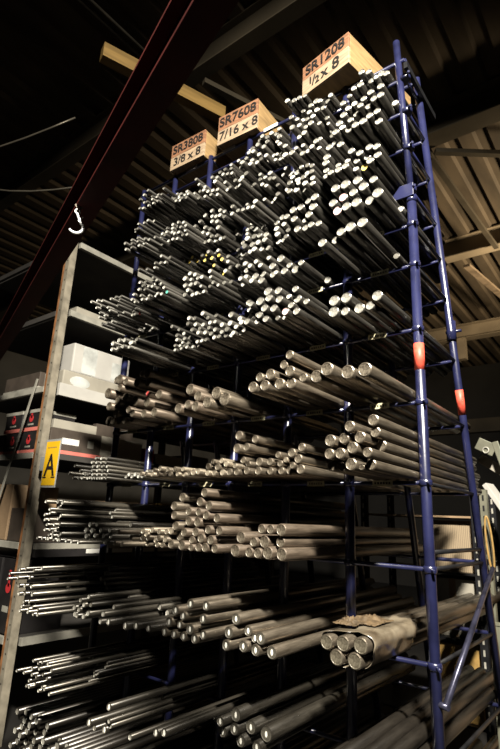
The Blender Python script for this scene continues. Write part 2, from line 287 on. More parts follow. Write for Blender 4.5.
# ------------------------------------------------------------------ the bars: level, bay, x, y, z, radius (measured off the place, in 0.1 mm / mm)
BARS = """2,0,-8282,1700,11149,268,0;2,0,-8505,1700,10658,268,0;2,0,-9174,1700,10651,261,0;5,0,-7399,1580,20209,269,0;2,0,-8933,1700,11111,255,0;5,0,-8057,1580,20209,269,0;5,0,-8790,1560,20376,270,0;1,1,-11828,1680,7798,257,0;5,2,-15182,1740,20345,341,0;2,0,-9555,1700,11058,250,0;5,0,-9282,1570,20192,252,0;3,1,-11518,1610,13834,244,0;
3,1,-10900,1610,13829,239,0;2,1,-11132,1600,10617,227,0;1,1,-12509,1680,7845,235,0;1,1,-12905,1640,8235,235,0;4,0,-8063,1600,16962,222,0;5,2,-15735,1740,20685,305,0;2,1,-11561,1590,11006,223,0;3,1,-12899,1590,13831,241,0;4,0,-8698,1570,17772,221,0;3,1,-11013,1620,14672,232,0;3,1,-11825,1630,14208,236,0;4,0,-7949,1590,17513,214,0;
4,0,-7715,1600,17874,213,0;5,1,-11071,1590,20180,240,0;4,0,-7345,1630,18497,211,0;4,0,-7680,1690,17177,213,0;3,1,-12887,1620,14309,233,0;5,1,-10596,1600,20171,231,0;5,2,-16095,1720,20220,280,0;2,1,-12924,1580,10994,216,0;6,0,-9379,1720,23331,240,0;4,0,-7336,1690,17688,206,0;6,0,-7467,1720,23582,228,0;6,0,-8804,1720,23824,238,0;
6,0,-9354,1720,23823,241,0;1,1,-12785,1660,7398,208,0;8,0,-7417,1740,28334,244,0;2,1,-11757,1590,10595,205,0;1,1,-12078,1660,7393,203,0;2,1,-12776,1600,11446,215,0;5,1,-11464,1580,20601,233,0;5,3,-17599,1750,21105,291,0;4,0,-8312,1570,17307,200,0;4,0,-7948,1570,18220,200,0;2,1,-12388,1600,10599,209,0;5,1,-11716,1580,20173,233,0;
5,1,-12319,1580,20177,237,0;6,0,-8326,1740,23322,232,0;5,1,-10591,1590,20638,226,0;4,0,-8218,1580,17833,200,0;1,2,-14179,1690,7762,218,0;4,0,-7321,1600,16931,191,0;7,0,-8236,1650,26532,228,0;7,0,-7712,1650,26547,225,0;4,0,-8739,1570,17308,196,0;5,3,-17111,1760,20740,276,0;3,1,-11094,1630,14234,206,0;1,1,-12941,1640,7777,199,0;
4,0,-7323,1640,18090,193,0;2,2,-14686,1560,10863,208,0;8,0,-8436,1750,28324,234,0;8,0,-7895,1770,28320,230,0;1,2,-13802,1680,7389,199,0;5,4,-22507,1810,21164,302,0;5,5,-25098,1810,21911,321,0;4,0,-7307,1570,17302,177,0;2,1,-12947,1570,10583,193,0;5,3,-18324,1750,20208,268,0;5,3,-17149,1750,20201,261,0;2,1,-12270,1610,11110,192,0;
8,0,-8051,1740,28910,225,0;8,0,-8903,1740,29365,232,0;3,1,-12457,1620,13789,199,0;3,1,-12051,1620,13787,197,0;4,0,-8801,1600,16927,184,0;8,0,-9389,1760,28321,231,3;5,5,-24033,1800,22609,301,0;8,0,-8325,1740,29327,220,0;3,1,-12256,1620,14180,192,0;5,4,-21469,1810,20975,279,0;5,4,-22509,1810,22257,289,0;6,0,-7811,1730,23288,198,0;
4,1,-10591,1680,16934,194,0;8,0,-8913,1750,28310,220,0;5,0,-9721,1550,20162,184,0;3,2,-16165,1630,13801,210,0;5,4,-21577,1800,22636,274,0;7,0,-8658,1650,26446,199,0;6,1,-12357,1610,24102,211,0;8,0,-9006,1740,28741,213,3;8,0,-9398,1740,29363,217,0;4,1,-10706,1680,17341,188,0;3,1,-11492,1620,14673,181,0;2,2,-14048,1560,11314,183,0;
2,2,-13937,1560,11779,183,0;3,1,-11900,1620,14669,184,0;2,2,-14752,1560,11749,188,0;2,2,-15533,1560,11420,192,0;2,2,-15844,1560,10957,192,0;5,1,-11990,1580,20549,197,0;3,2,-14521,1660,14987,202,0;3,2,-15013,1660,15481,206,0;3,2,-15621,1660,14779,208,0;6,1,-12036,1620,24521,210,0;3,2,-15358,1660,14140,205,0;5,4,-20807,1810,20347,263,0;
5,4,-20543,1810,21322,264,0;4,2,-13807,1680,17892,207,0;5,5,-24055,1810,21327,284,0;7,0,-9581,1660,26294,204,0;5,1,-10555,1580,21270,190,0;3,2,-14795,1660,14097,201,0;6,0,-8900,1730,23287,197,0;2,2,-14419,1560,10573,183,0;2,1,-11952,1610,10922,173,0;1,2,-13779,1660,7770,179,0;4,2,-13808,1690,18456,208,0;5,1,-10881,1590,20944,191,0;
5,5,-24970,1830,20229,285,0;6,1,-10563,1630,23861,198,0;4,0,-8449,1610,16905,165,0;8,1,-10718,1770,29108,217,0;8,0,-8523,1740,28801,202,0;2,2,-13997,1560,10773,174,0;4,1,-11012,1680,17582,183,0;3,2,-14349,1660,14491,192,0;3,2,-15695,1660,14370,199,0;3,2,-15329,1660,16021,201,0;3,2,-15550,1660,15622,202,0;3,2,-16148,1660,14802,203,0;
5,3,-17684,1750,20346,231,0;8,0,-9563,1750,28729,208,0;3,2,-15099,1660,13785,194,0;3,2,-14555,1660,13781,191,0;7,1,-11810,1800,26306,216,0;3,3,-17041,1670,14570,206,0;3,3,-17043,1700,15825,208,0;3,2,-16181,1640,14334,194,0;8,0,-7588,1740,29065,190,0;3,3,-17125,1660,15420,201,0;4,1,-10555,1680,17779,173,0;5,4,-21552,1810,22109,250,0;
3,2,-14983,1660,14503,187,0;3,2,-15150,1660,15082,190,0;2,2,-15000,1560,10561,171,0;7,0,-9005,1670,26274,184,0;8,1,-10569,1760,29506,204,0;6,1,-10944,1600,23270,180,3;6,1,-12107,1610,23728,188,0;6,1,-11890,1610,24147,188,0;7,1,-12535,1780,27000,209,0;6,1,-11418,1620,24008,185,0;6,1,-11684,1620,23657,185,0;6,1,-11484,1620,24423,186,0;
5,4,-21653,1810,20347,241,0;5,5,-24845,1810,21086,259,0;5,5,-24107,1810,20625,254,0;4,1,-12582,1680,17275,179,0;9,0,-8095,1770,30082,192,1;4,1,-12629,1680,16918,178,0;3,3,-17030,1700,14119,195,0;5,5,-23558,1820,21541,253,0;3,3,-17230,1670,13783,193,0;6,1,-10542,1620,23267,177,0;4,1,-11153,1690,16910,170,0;5,5,-23555,1840,20967,250,0;
10,0,-7483,1790,32382,192,0;3,2,-16188,1660,15221,187,0;2,2,-15101,1560,11275,166,0;3,3,-17080,1660,15026,191,0;2,2,-16062,1560,10559,169,0;2,2,-15516,1560,10556,166,0;3,2,-15477,1660,13770,180,0;9,0,-7375,1740,30201,181,0;9,0,-7718,1740,30072,182,0;4,1,-12968,1640,17851,172,0;4,1,-12850,1680,18230,174,0;10,0,-8052,1750,32377,187,0;
5,5,-24442,1820,20182,242,0;7,1,-12308,1780,26283,193,0;8,1,-10945,1770,28764,191,0;8,1,-11394,1770,29334,194,0;8,1,-11823,1770,29331,196,0;9,0,-9718,1720,31033,186,0;3,2,-15603,1660,15203,176,0;1,2,-13935,1390,8047,135,0;9,0,-7699,1730,30682,176,0;7,1,-12934,1770,26678,195,0;8,1,-11627,1780,28282,192,0;10,0,-8427,1750,32374,184,0;
9,0,-7368,1730,30559,174,0;7,1,-12946,1780,26286,194,0;10,0,-8801,1760,32376,186,0;1,2,-14527,1410,7855,138,0;7,2,-13797,1800,26287,197,0;7,2,-14173,1800,26615,199,0;5,4,-22241,1780,20370,219,0;6,1,-12952,1600,23261,171,0;5,4,-22625,1780,20600,220,0;9,0,-9722,1710,30665,178,0;6,1,-12353,1610,23465,168,0;5,5,-23900,1800,22091,229,0;
9,0,-9142,1720,30106,173,0;11,0,-7649,1860,34503,184,0;10,0,-9376,1740,32388,180,0;11,0,-8016,1870,34574,186,0;9,0,-8795,1720,30146,172,0;9,0,-8493,1720,30793,172,0;9,0,-9031,1720,31402,175,0;9,0,-9592,1720,31509,178,0;8,1,-10987,1770,29515,183,0;11,0,-7630,1860,35003,185,0;8,1,-11754,1770,28824,185,0;1,3,-17000,1400,8091,144,0;
2,2,-15249,1560,10934,151,0;4,1,-12041,1680,17265,157,0;2,3,-17308,1520,10647,157,0;4,1,-11489,1680,16893,153,0;6,1,-10555,1610,24223,160,0;10,0,-9238,1750,32877,180,0;1,3,-18057,1400,7337,147,0;5,5,-23532,1810,22431,227,0;2,3,-17964,1520,10550,160,0;6,1,-12088,1620,23256,166,0;11,0,-9629,1870,34482,192,0;3,2,-15879,1660,14050,166,0;
5,4,-22627,1810,20158,218,0;4,1,-12019,1680,16895,155,0;2,3,-16993,1560,10548,158,0;6,1,-10739,1610,23546,159,0;9,0,-8150,1730,30593,169,0;5,5,-24565,1820,22678,232,0;1,3,-17120,1400,7332,142,0;8,1,-11233,1790,28271,181,0;11,0,-8380,1890,34476,186,0;9,0,-7880,1750,30386,167,0;10,0,-7777,1760,32613,172,0;12,0,-7911,1950,36704,192,0;
5,5,-23974,1830,20163,223,0;5,5,-23526,1830,20161,221,0;10,0,-7462,1770,32758,170,0;11,0,-9077,1900,34478,188,0;7,2,-13787,1810,26675,187,0;4,1,-12987,1650,16893,153,0;11,0,-8141,1860,34944,177,0;4,2,-14845,1680,17135,161,0;6,2,-14487,1670,24167,172,0;12,0,-8982,1930,36477,187,0;8,1,-10877,1780,28261,171,0;4,2,-14161,1680,16897,157,0;
4,2,-13755,1680,16895,155,0;8,1,-10534,1790,28259,169,0;10,0,-9732,1800,32363,173,0;4,2,-13755,1720,17437,155,0;6,0,-9764,1570,23322,141,0;3,2,-15808,1650,13739,149,0;7,1,-11381,1780,26447,161,0;10,1,-11910,1760,32594,174,0;4,1,-11659,1680,17530,140,0;11,0,-8540,1870,34858,170,0;7,1,-12091,1790,26571,164,0;4,1,-11553,1680,17182,139,0;
9,1,-11298,1720,30900,165,0;2,3,-19077,1520,10538,148,0;11,0,-8727,1870,34570,169,0;12,1,-11436,1910,36653,186,0;9,0,-8340,1740,30329,152,0;8,2,-15193,1820,28271,181,0;12,0,-7637,1940,36461,171,0;6,1,-12703,1590,23986,150,0;9,0,-9466,1710,30043,153,0;6,1,-12989,1610,24190,151,0;9,0,-9750,1720,30330,155,0;8,1,-12643,1800,29396,169,0;
4,1,-10898,1670,17079,132,0;10,1,-10529,1760,32597,164,0;10,0,-8611,1740,32669,155,0;8,1,-12185,1770,29112,164,0;11,0,-9603,1860,35106,170,0;12,0,-8859,1920,37112,173,0;11,1,-11388,1850,34775,176,0;11,1,-12538,1850,35090,181,0;6,1,-12990,1620,23885,150,0;9,1,-11196,1720,30304,160,0;11,0,-9376,1870,34745,168,0;5,4,-22156,1810,22716,194,0;
4,2,-14366,1680,17257,146,0;6,2,-14514,1670,23748,158,0;5,4,-21449,1810,21447,189,2;10,0,-9088,1750,32570,157,0;11,0,-9032,1870,34835,167,0;7,2,-14507,1770,26895,169,0;9,1,-11725,1720,30051,161,0;4,2,-14552,1680,16886,146,0;9,1,-11400,1730,30049,159,0;6,1,-12991,1630,23582,149,0;12,0,-8438,1940,36460,170,0;4,0,-7618,1590,16852,112,0;
4,1,-13003,1660,17187,137,0;4,2,-15696,1650,16921,146,0;6,2,-13751,1660,23601,151,0;8,2,-14814,1800,28949,171,0;10,1,-12314,1760,32644,166,0;12,0,-8480,1920,36880,166,0;3,3,-17954,1660,13996,149,0;8,2,-13849,1810,29280,168,0;8,2,-14447,1810,28987,170,0;8,2,-14404,1810,29403,170,0;6,2,-13930,1670,23849,152,0;3,3,-19030,1660,13953,153,0;
8,2,-14173,1810,28560,168,0;4,2,-15391,1680,17171,146,0;3,3,-19049,1660,14264,154,0;8,2,-14553,1810,28553,169,0;8,2,-14103,1810,28942,168,0;6,2,-14688,1670,23485,154,0;11,1,-11848,1860,34462,172,0;7,2,-14157,1770,26251,161,0;8,2,-15141,1810,28834,172,0;8,2,-13766,1810,28578,166,0;3,3,-17305,1670,14329,147,0;8,1,-12964,1840,29541,166,0;
8,2,-14737,1820,28259,169,0;11,2,-13782,1910,35556,182,0;8,2,-13766,1820,28914,166,0;9,1,-10800,1730,30698,154,0;10,1,-12846,1890,32587,172,0;8,1,-12922,1800,28561,161,0;9,0,-8431,1750,30034,144,0;8,1,-12975,1800,29210,162,0;8,1,-12976,1800,28883,161,0;9,1,-10803,1710,30042,149,0;4,2,-15986,1650,16883,143,0;8,2,-14968,1800,28539,166,0;
3,3,-18543,1650,13983,147,0;9,1,-10900,1710,30407,150,0;9,1,-11719,1720,30502,153,0;3,3,-17524,1660,13963,143,0;6,1,-12553,1620,23228,138,0;10,1,-11363,1770,32347,157,0;12,0,-9338,1930,36454,164,0;4,2,-15408,1680,16881,141,0;8,2,-14401,1810,28253,163,0;4,2,-15009,1680,16879,139,0;9,1,-10513,1730,30326,147,0;6,2,-13745,1680,23301,145,0;
8,2,-15603,1930,28265,172,0;9,1,-11342,1730,30583,151,0;12,1,-10840,1930,36463,167,0;8,2,-13759,1840,28249,159,0;8,1,-12982,1820,28248,155,0;9,0,-9764,1720,30031,141,0;11,1,-10661,1850,35326,159,0;11,1,-11037,1850,35406,160,0;3,3,-18436,1660,14333,143,0;6,2,-15012,1670,23774,146,0;9,2,-13766,1720,30285,155,0;7,3,-18226,1710,27215,166,0;
9,0,-9188,1730,30419,139,0;10,2,-15949,1870,33574,175,0;8,1,-12399,1780,28828,150,0;9,1,-10508,1720,30621,143,0;7,2,-14524,1770,26553,154,0;3,3,-18235,1670,13906,141,0;9,1,-10507,1730,30032,142,0;7,2,-14760,1780,26246,154,0;3,3,-19237,1670,13734,144,0;8,2,-14078,1830,28246,156,0;6,4,-20227,1560,23483,157,0;3,3,-17673,1660,13724,134,0;
12,1,-12977,1860,37146,163,0;12,1,-12649,1880,37149,161,0;12,1,-12323,1880,37142,160,0;8,2,-16214,1900,29179,161,0;8,2,-16209,1900,28853,161,0;8,1,-12391,1800,28248,142,0;6,2,-16232,1660,24586,143,0;7,2,-14219,1760,27027,144,0;9,1,-12317,1710,30074,140,0;8,1,-12273,1800,28560,142,0;9,1,-11013,1710,31014,137,0;10,1,-10759,1760,32391,141,0;
11,2,-15940,1860,34497,166,0;10,2,-15611,1860,33633,164,0;11,0,-9249,1860,35336,144,0;10,1,-12329,1760,33180,147,0;11,1,-11273,1850,35129,151,0;11,1,-11494,1850,35501,152,0;11,2,-15217,1900,35635,167,0;11,1,-12618,1850,35780,156,0;2,3,-19484,1520,10793,126,0;11,2,-14768,1900,35273,165,0;12,1,-10517,1900,36442,152,0;1,3,-17573,1390,7298,108,0;
3,3,-18792,1660,14123,135,0;3,4,-21663,1540,13896,139,0;1,2,-15698,1400,7454,102,0;4,1,-11288,1680,17318,115,0;4,2,-13859,1680,17158,123,0;4,2,-14626,1680,17394,126,0;2,4,-20552,1520,10675,129,0;3,3,-17960,1660,14284,132,0;2,4,-21602,1520,10788,133,0;6,2,-14141,1670,23494,134,0;3,4,-21279,1540,14162,138,0;3,4,-21493,1540,14427,139,0;
9,1,-11575,1720,30761,139,0;7,2,-14624,1770,27314,146,0;6,4,-20839,1530,23620,151,0;6,4,-21318,1530,23543,152,0;7,3,-18179,1710,26793,155,0;10,2,-14027,1870,33016,157,0;4,3,-18283,1660,17114,138,0;9,3,-17299,1840,30668,163,0;10,3,-17115,1770,33172,164,0;11,1,-11742,1860,34771,152,0;9,0,-8734,1730,30445,129,0;7,2,-13932,1770,27223,143,0;
10,2,-14018,1870,32670,157,0;3,4,-20602,1540,14210,136,0;12,0,-8120,1930,36435,145,0;3,4,-21757,1540,14163,140,0;3,3,-18029,1660,13721,131,0;7,3,-18144,1710,26243,153,0;6,2,-14285,1670,23224,134,0;8,1,-11228,1780,28593,136,0;2,4,-21499,1520,10522,132,0;12,1,-11712,1900,36446,156,0;6,1,-10869,1610,23961,121,0;10,1,-11038,1770,32331,141,0;
7,2,-14826,1770,26563,145,0;9,1,-10740,1720,31057,136,0;3,3,-18659,1660,13723,133,0;9,1,-10500,1720,30923,135,0;12,1,-11163,1900,36443,153,0;3,4,-20474,1550,13967,135,0;7,2,-14462,1720,26231,141,0;11,1,-12206,1870,34442,152,0;8,1,-12679,1820,28232,142,0;3,3,-17585,1670,14297,131,0;10,1,-12630,1890,32341,151,0;7,2,-13742,1780,27005,142,0;
9,1,-11919,1730,30284,139,0;6,1,-12617,1630,23604,126,0;6,1,-11534,1630,23212,122,0;6,4,-20510,1540,23611,149,0;11,2,-15595,1890,34454,164,0;3,4,-20204,1560,14228,134,0;6,2,-14557,1690,23224,134,0;3,4,-20209,1680,14505,139,0;6,2,-14015,1690,23222,132,0;10,1,-10504,1790,32903,139,0;9,1,-11090,1750,30025,135,0;3,4,-20203,1570,13957,133,0;
6,1,-11242,1640,23210,120,0;6,2,-15438,1670,23608,134,0;6,3,-16974,1690,24269,139,0;6,2,-16242,1640,23519,133,0;3,3,-19481,1630,13949,128,0;7,2,-16236,1690,26997,139,0;7,1,-13009,1750,27052,131,0;3,4,-22713,1430,15428,132,0;8,2,-16226,1900,28239,149,0;8,2,-15940,1900,28634,149,0;7,1,-12627,1760,26219,129,0;6,2,-15975,1660,23536,131,0;
11,2,-14832,1890,35955,155,0;11,2,-14544,1900,35505,154,0;4,2,-16253,1650,16862,122,0;11,1,-10889,1850,34490,138,0;11,1,-11610,1850,35118,142,0;11,2,-15520,1900,35322,156,0;11,1,-12098,1850,34991,143,0;11,2,-15832,1900,35383,157,0;11,2,-14273,1900,35957,153,0;11,2,-14551,1900,35816,154,0;10,0,-9776,1780,32666,129,0;4,2,-15124,1680,17368,120,0;
4,3,-17748,1660,17044,127,0;3,4,-21001,1540,13950,128,0;11,2,-15666,1910,35656,157,0;6,2,-15680,1670,23453,130,0;6,2,-15795,1670,24043,131,0;6,3,-17300,1670,24305,136,0;6,3,-17261,1670,24588,137,0;7,3,-17494,1710,27246,143,0;7,3,-17732,1710,26732,143,0;7,3,-17876,1710,27412,144,0;7,3,-17388,1710,26722,142,0;11,2,-14656,1910,34710,153,0;
11,2,-15161,1910,35013,155,0;11,2,-15654,1910,34834,156,0;11,2,-15280,1910,34527,154,0;9,3,-18395,1840,31843,158,0;6,2,-16242,1670,24028,132,0;7,3,-17261,1710,26979,142,0;2,4,-21243,1520,10737,123,0;11,2,-16082,1910,35184,158,0;6,2,-15463,1670,23219,129,0;6,2,-14998,1670,23404,127,0;6,4,-20447,1530,23229,139,0;8,3,-17172,1910,28241,151,0;
4,3,-17281,1660,17078,125,0;6,3,-16969,1670,23906,134,0;2,4,-20861,1520,10511,121,0;11,2,-15147,1910,35954,156,0;7,3,-17936,1710,26463,143,0;11,2,-13997,1910,35818,152,0;6,4,-20822,1530,23230,140,0;7,3,-16975,1710,26964,140,0;8,2,-15925,1920,28237,147,0;11,1,-10502,1860,34680,137,0;8,2,-16227,1920,28541,148,0;9,1,-12587,1730,30021,131,0;
6,2,-14821,1680,23216,126,0;11,2,-13749,1910,35047,149,0;6,3,-16970,1680,24547,135,0;7,3,-17765,1730,26231,141,0;7,3,-17479,1730,26238,140,0;8,3,-16985,1930,28482,150,0;2,3,-19497,1510,10503,113,0;4,3,-18369,1660,16864,124,0;9,3,-17240,1860,30035,145,0;8,4,-20222,1880,29557,152,0;10,1,-13007,1850,32323,133,0;6,3,-19483,1510,23217,127,0;
9,2,-16235,1830,31557,140,0;4,3,-19487,1650,16899,123,0;9,2,-16236,1830,31100,139,0;6,3,-19271,1520,23361,126,0;9,3,-17789,1830,31865,145,0;10,1,-11256,1760,32699,124,0;9,3,-19213,1830,30507,147,0;11,2,-13741,1900,35969,141,0;10,1,-13007,1870,32852,133,0;4,4,-20862,1730,16964,129,0;4,4,-21339,1730,16972,131,0;10,1,-11731,1770,32838,125,0;
2,3,-18817,1520,11168,108,0;9,2,-14201,1720,30092,127,0;2,4,-20412,1520,11049,112,0;2,4,-20919,1520,10986,113,0;2,4,-21220,1520,11138,115,0;2,4,-21187,1510,10503,113,0;3,4,-20950,1540,14448,119,0;6,2,-15839,1670,23790,121,0;6,2,-15473,1670,24024,121,0;6,2,-15952,1670,24335,123,0;9,3,-18469,1840,30731,145,0;9,2,-13886,1720,30026,126,0;
9,2,-14525,1720,30104,128,0;9,2,-14856,1720,30170,129,0;11,2,-14997,1910,34630,143,0;9,3,-17899,1840,30770,143,0;10,2,-14540,1870,32513,137,0;10,2,-14693,1870,32896,138,0;8,3,-17040,1910,29101,141,0;9,3,-17408,1840,31091,142,0;9,3,-17798,1840,31232,144,0;6,4,-21340,1530,23222,132,0;9,3,-17515,1840,31453,143,0;9,3,-18055,1840,30524,144,0;
9,3,-17242,1840,31742,143,0;9,3,-18679,1840,30525,145,0;9,3,-17920,1840,30032,142,0;3,3,-19313,1540,14202,114,0;9,3,-17757,1840,30271,142,0;9,3,-18210,1840,30036,143,0;7,2,-15405,1710,26215,125,0;4,3,-19210,1660,16862,122,0;4,3,-18782,1660,16860,120,0;10,2,-13735,1870,32588,135,0;3,3,-19496,1540,13704,114,0;4,3,-17952,1660,16858,118,0;
4,3,-17549,1660,16857,117,0;6,2,-15156,1670,23209,119,0;8,3,-17024,1910,28774,141,0;4,4,-20307,1730,16867,127,0;3,4,-20186,1540,13706,116,0;9,3,-17227,1840,31428,142,0;7,2,-15040,1720,26214,124,0;9,3,-17439,1850,30246,141,0;10,2,-16220,1780,32328,138,0;10,1,-10486,1780,32311,121,0;9,3,-16976,1850,31630,141,0;4,3,-17182,1670,16855,115,0;
1,3,-16927,1410,7471,92,0;9,3,-16976,1850,31290,141,0;10,2,-15432,1790,32325,135,0;4,4,-20197,1750,17101,127,0;4,3,-16950,1680,17086,115,0;4,3,-16949,1690,16854,114,0;8,3,-18202,1870,29569,141,0;6,2,-16256,1650,23773,119,0;8,3,-19237,1890,29374,143,1;10,2,-15167,1760,32371,130,0;9,3,-18975,1830,30031,140,0;8,3,-17918,1900,29570,139,0;
8,3,-17644,1900,29302,138,1;8,3,-18174,1900,29286,139,1;11,1,-11865,1850,35765,128,0;11,1,-12231,1850,35445,129,0;2,4,-20625,1520,11354,109,0;6,2,-15434,1670,24325,116,0;6,3,-17385,1700,23670,122,0;6,3,-17842,1700,23974,124,0;6,3,-18788,1700,24552,127,0;10,2,-15625,1770,32605,131,0;8,3,-17479,1910,29047,137,1;9,3,-18320,1840,31026,139,0;
9,3,-18765,1840,31579,141,0;9,3,-19147,1840,31382,142,0;6,3,-18348,1700,23975,125,0;9,3,-19390,1840,31122,143,0;6,2,-15975,1670,23206,116,0;6,2,-16258,1670,23207,117,0;10,2,-15947,1770,32322,132,0;9,3,-18791,1850,30259,140,0;9,3,-17613,1860,30026,136,0;8,3,-19471,1850,29209,139,1;7,3,-17211,1730,26215,125,0;7,3,-16959,1730,26214,124,0;
8,3,-19471,1870,29571,139,1;6,3,-16956,1710,23402,118,0;8,3,-18757,1880,29573,137,0;8,3,-17642,1890,29577,133,0;8,3,-18482,1890,29575,135,1;12,1,-12035,1890,37183,127,0;7,2,-16256,1700,26736,119,0;10,3,-18184,1760,32460,133,0;8,3,-19035,1900,29573,137,1;10,2,-15000,1860,32655,128,0;10,2,-16247,1760,32686,128,0;10,3,-17847,1760,32853,133,0;
3,3,-18988,1540,13694,104,0;3,4,-22470,1440,15378,112,0;6,3,-17777,1700,23687,118,0;6,3,-18319,1700,23727,120,0;7,2,-16160,1710,26427,118,0;6,3,-17484,1700,23391,117,0;10,2,-14355,1870,32879,126,0;10,2,-14709,1870,33224,128,0;10,3,-17605,1770,32719,132,0;9,3,-17827,1840,31568,133,0;4,3,-19467,1730,17141,116,0;10,3,-17227,1770,32633,130,0;
10,3,-17872,1770,33122,133,0;10,2,-15258,1870,32619,128,0;2,5,-23413,1400,11561,108,0;10,2,-14259,1870,32315,125,0;1,3,-16920,1400,7653,85,0;4,4,-20606,1730,16858,118,0;4,4,-21569,1730,16861,121,0;8,4,-20518,1910,29570,140,1;4,4,-21092,1730,16860,120,0;11,2,-13920,1910,35272,129,0;3,4,-20846,1540,13698,108,0;3,4,-21376,1540,13700,110,0;
2,5,-23413,1410,11218,108,0;10,3,-16964,1780,32643,129,0;9,3,-16963,1860,30018,128,0;6,4,-20188,1550,23208,118,0;11,2,-14202,1940,34419,129,0;10,2,-13723,1900,32313,123,0;7,2,-16262,1700,26203,113,0;1,4,-22124,1480,8175,99,0;6,3,-18237,1700,24272,115,0;7,3,-17763,1710,27030,118,0;8,3,-18894,1650,28389,120,0;11,3,-17341,1870,34714,131,0;
11,3,-17727,1870,34675,132,0;11,3,-18355,1870,34598,134,0;11,3,-17942,1870,34422,132,0;11,3,-17469,1870,34421,131,0;11,3,-16966,1880,34923,130,0;7,3,-18630,1630,26206,116,4;10,3,-16958,1780,32313,123,0;10,2,-15691,1790,32310,120,0;9,1,-13035,1700,29995,105,0;7,3,-19496,1600,26642,114,0;7,3,-19495,1600,27142,115,0;11,2,-16252,1860,34754,123,0;
9,3,-19489,1700,30393,121,0;9,3,-18418,1700,30454,119,0;7,3,-19313,1610,26996,114,0;9,3,-19488,1700,30639,121,0;9,3,-19291,1700,30247,120,0;8,3,-18720,1900,29311,124,1;3,4,-22742,1440,15190,103,0;9,3,-18529,1710,30241,118,0;9,3,-18713,1710,30008,118,0;9,3,-19490,1710,30010,120,0;7,3,-19278,1620,26564,113,0;2,5,-23873,1400,11203,100,0;
2,5,-23978,1400,11540,101,0;2,5,-24393,1400,11144,101,0;2,5,-24504,1400,11486,102,0;7,3,-18792,1620,26467,112,0;10,3,-18794,1770,32764,124,0;7,4,-20311,1620,27221,116,0;7,4,-20834,1620,26879,117,0;7,4,-20816,1620,27296,118,0;10,3,-17812,1770,32474,121,0;8,3,-18064,1910,28842,122,1;7,4,-20310,1620,26764,116,0;10,3,-18247,1770,32980,123,0;
10,3,-17356,1770,32413,120,0;9,4,-20602,1710,30417,124,0;10,3,-18711,1770,33001,124,0;7,3,-16989,1710,26450,110,0;7,2,-15799,1710,26197,107,0;9,4,-20436,1710,30659,123,0;9,4,-20193,1710,30503,123,0;9,3,-18940,1710,30587,119,0;9,4,-20190,1640,30010,120,0;9,3,-19051,1710,30290,119,0;9,4,-20683,1640,30011,121,0;11,2,-16219,1880,34412,122,0;
11,3,-16959,1880,34664,124,0;7,4,-22180,1750,26213,123,2;9,3,-19279,1720,30770,120,0;11,1,-10472,1870,34397,107,0;9,4,-20436,1720,30013,122,0;9,3,-19238,1720,30009,119,0;9,3,-18473,1720,30008,118,0;7,3,-19482,1630,26203,113,0;7,3,-19044,1630,26202,112,0;11,3,-17209,1880,34414,124,0;9,4,-20193,1720,30751,122,0;7,4,-20185,1630,26204,114,0;
11,2,-14038,1930,34630,118,0;8,3,-17445,1930,28209,119,1;11,3,-16958,1890,34413,123,0;9,4,-20192,1740,30255,121,0;11,2,-13953,1950,34407,117,0;11,2,-13716,1950,34406,116,0;10,3,-19451,1690,32501,118,0;8,3,-19498,1640,28202,112,0;10,3,-19293,1690,32308,117,0;8,3,-19498,1640,28613,112,0;10,3,-18821,1690,32306,116,0;9,3,-19494,1700,30881,116,0;
9,3,-19063,1700,30872,115,0;9,4,-22724,1630,30389,121,0;10,3,-19182,1700,32518,117,0;7,4,-22725,1740,26452,120,0;7,3,-19501,1620,26869,109,0;10,3,-18563,1700,32678,115,0;9,4,-21081,1640,30200,117,0;9,4,-22221,1640,30271,120,0;3,4,-22455,1440,14781,97,0;7,3,-19060,1620,26768,108,0;7,4,-20529,1620,27039,111,0;9,4,-22724,1640,30037,121,0;
8,4,-20714,1650,28204,114,0;7,4,-22484,1740,26209,119,0;9,4,-21665,1640,30248,118,0;10,3,-18434,1700,32482,115,0;7,4,-20472,1620,26200,110,0;9,4,-22191,1640,30009,119,0;9,3,-18735,1710,30806,114,0;7,4,-21043,1620,26202,112,0;10,3,-18586,1700,32305,115,0;10,3,-19055,1700,32719,116,0;8,3,-19243,1650,28200,110,0;10,3,-19056,1700,32306,116,0;
7,4,-22726,1740,26209,119,0;9,4,-21671,1650,30008,118,0;10,3,-19488,1710,32944,117,0;9,4,-20187,1720,30995,117,0;10,4,-20431,1710,32869,120,0;7,4,-20180,1630,26954,110,0;8,4,-20183,1660,28484,113,0;10,4,-20817,1710,32627,120,0;9,4,-21219,1650,30006,116,0;10,4,-20382,1710,32632,119,0;8,4,-20182,1660,28202,112,0;10,4,-21180,1710,32322,121,0;
10,4,-20758,1720,32391,119,0;10,4,-20365,1720,32391,118,0;10,4,-20191,1740,33145,119,0;2,4,-22757,1390,10478,88,0;3,4,-20647,1430,13677,87,0;3,4,-21176,1430,13678,88,0;1,4,-22759,1470,7276,86,0;2,5,-23903,1390,10480,90,0;7,4,-22561,1740,26624,114,0;10,3,-18722,1700,32514,110,0;1,4,-22659,1480,7422,86,0;3,4,-22243,1440,13974,91,0;
1,4,-22472,1480,7382,86,0;1,4,-22390,1480,7807,86,0;2,4,-22599,1400,10678,87,0;1,5,-23640,1480,7971,89,0;2,5,-23654,1400,11924,91,0;1,5,-23743,1470,7278,88,0;3,4,-22670,1440,14636,93,0;2,5,-24705,1400,11823,93,0;3,5,-23925,1440,15411,96,0;6,3,-18060,1700,23365,99,0;6,3,-18430,1700,23431,100,0;7,4,-20604,1620,26462,106,0;
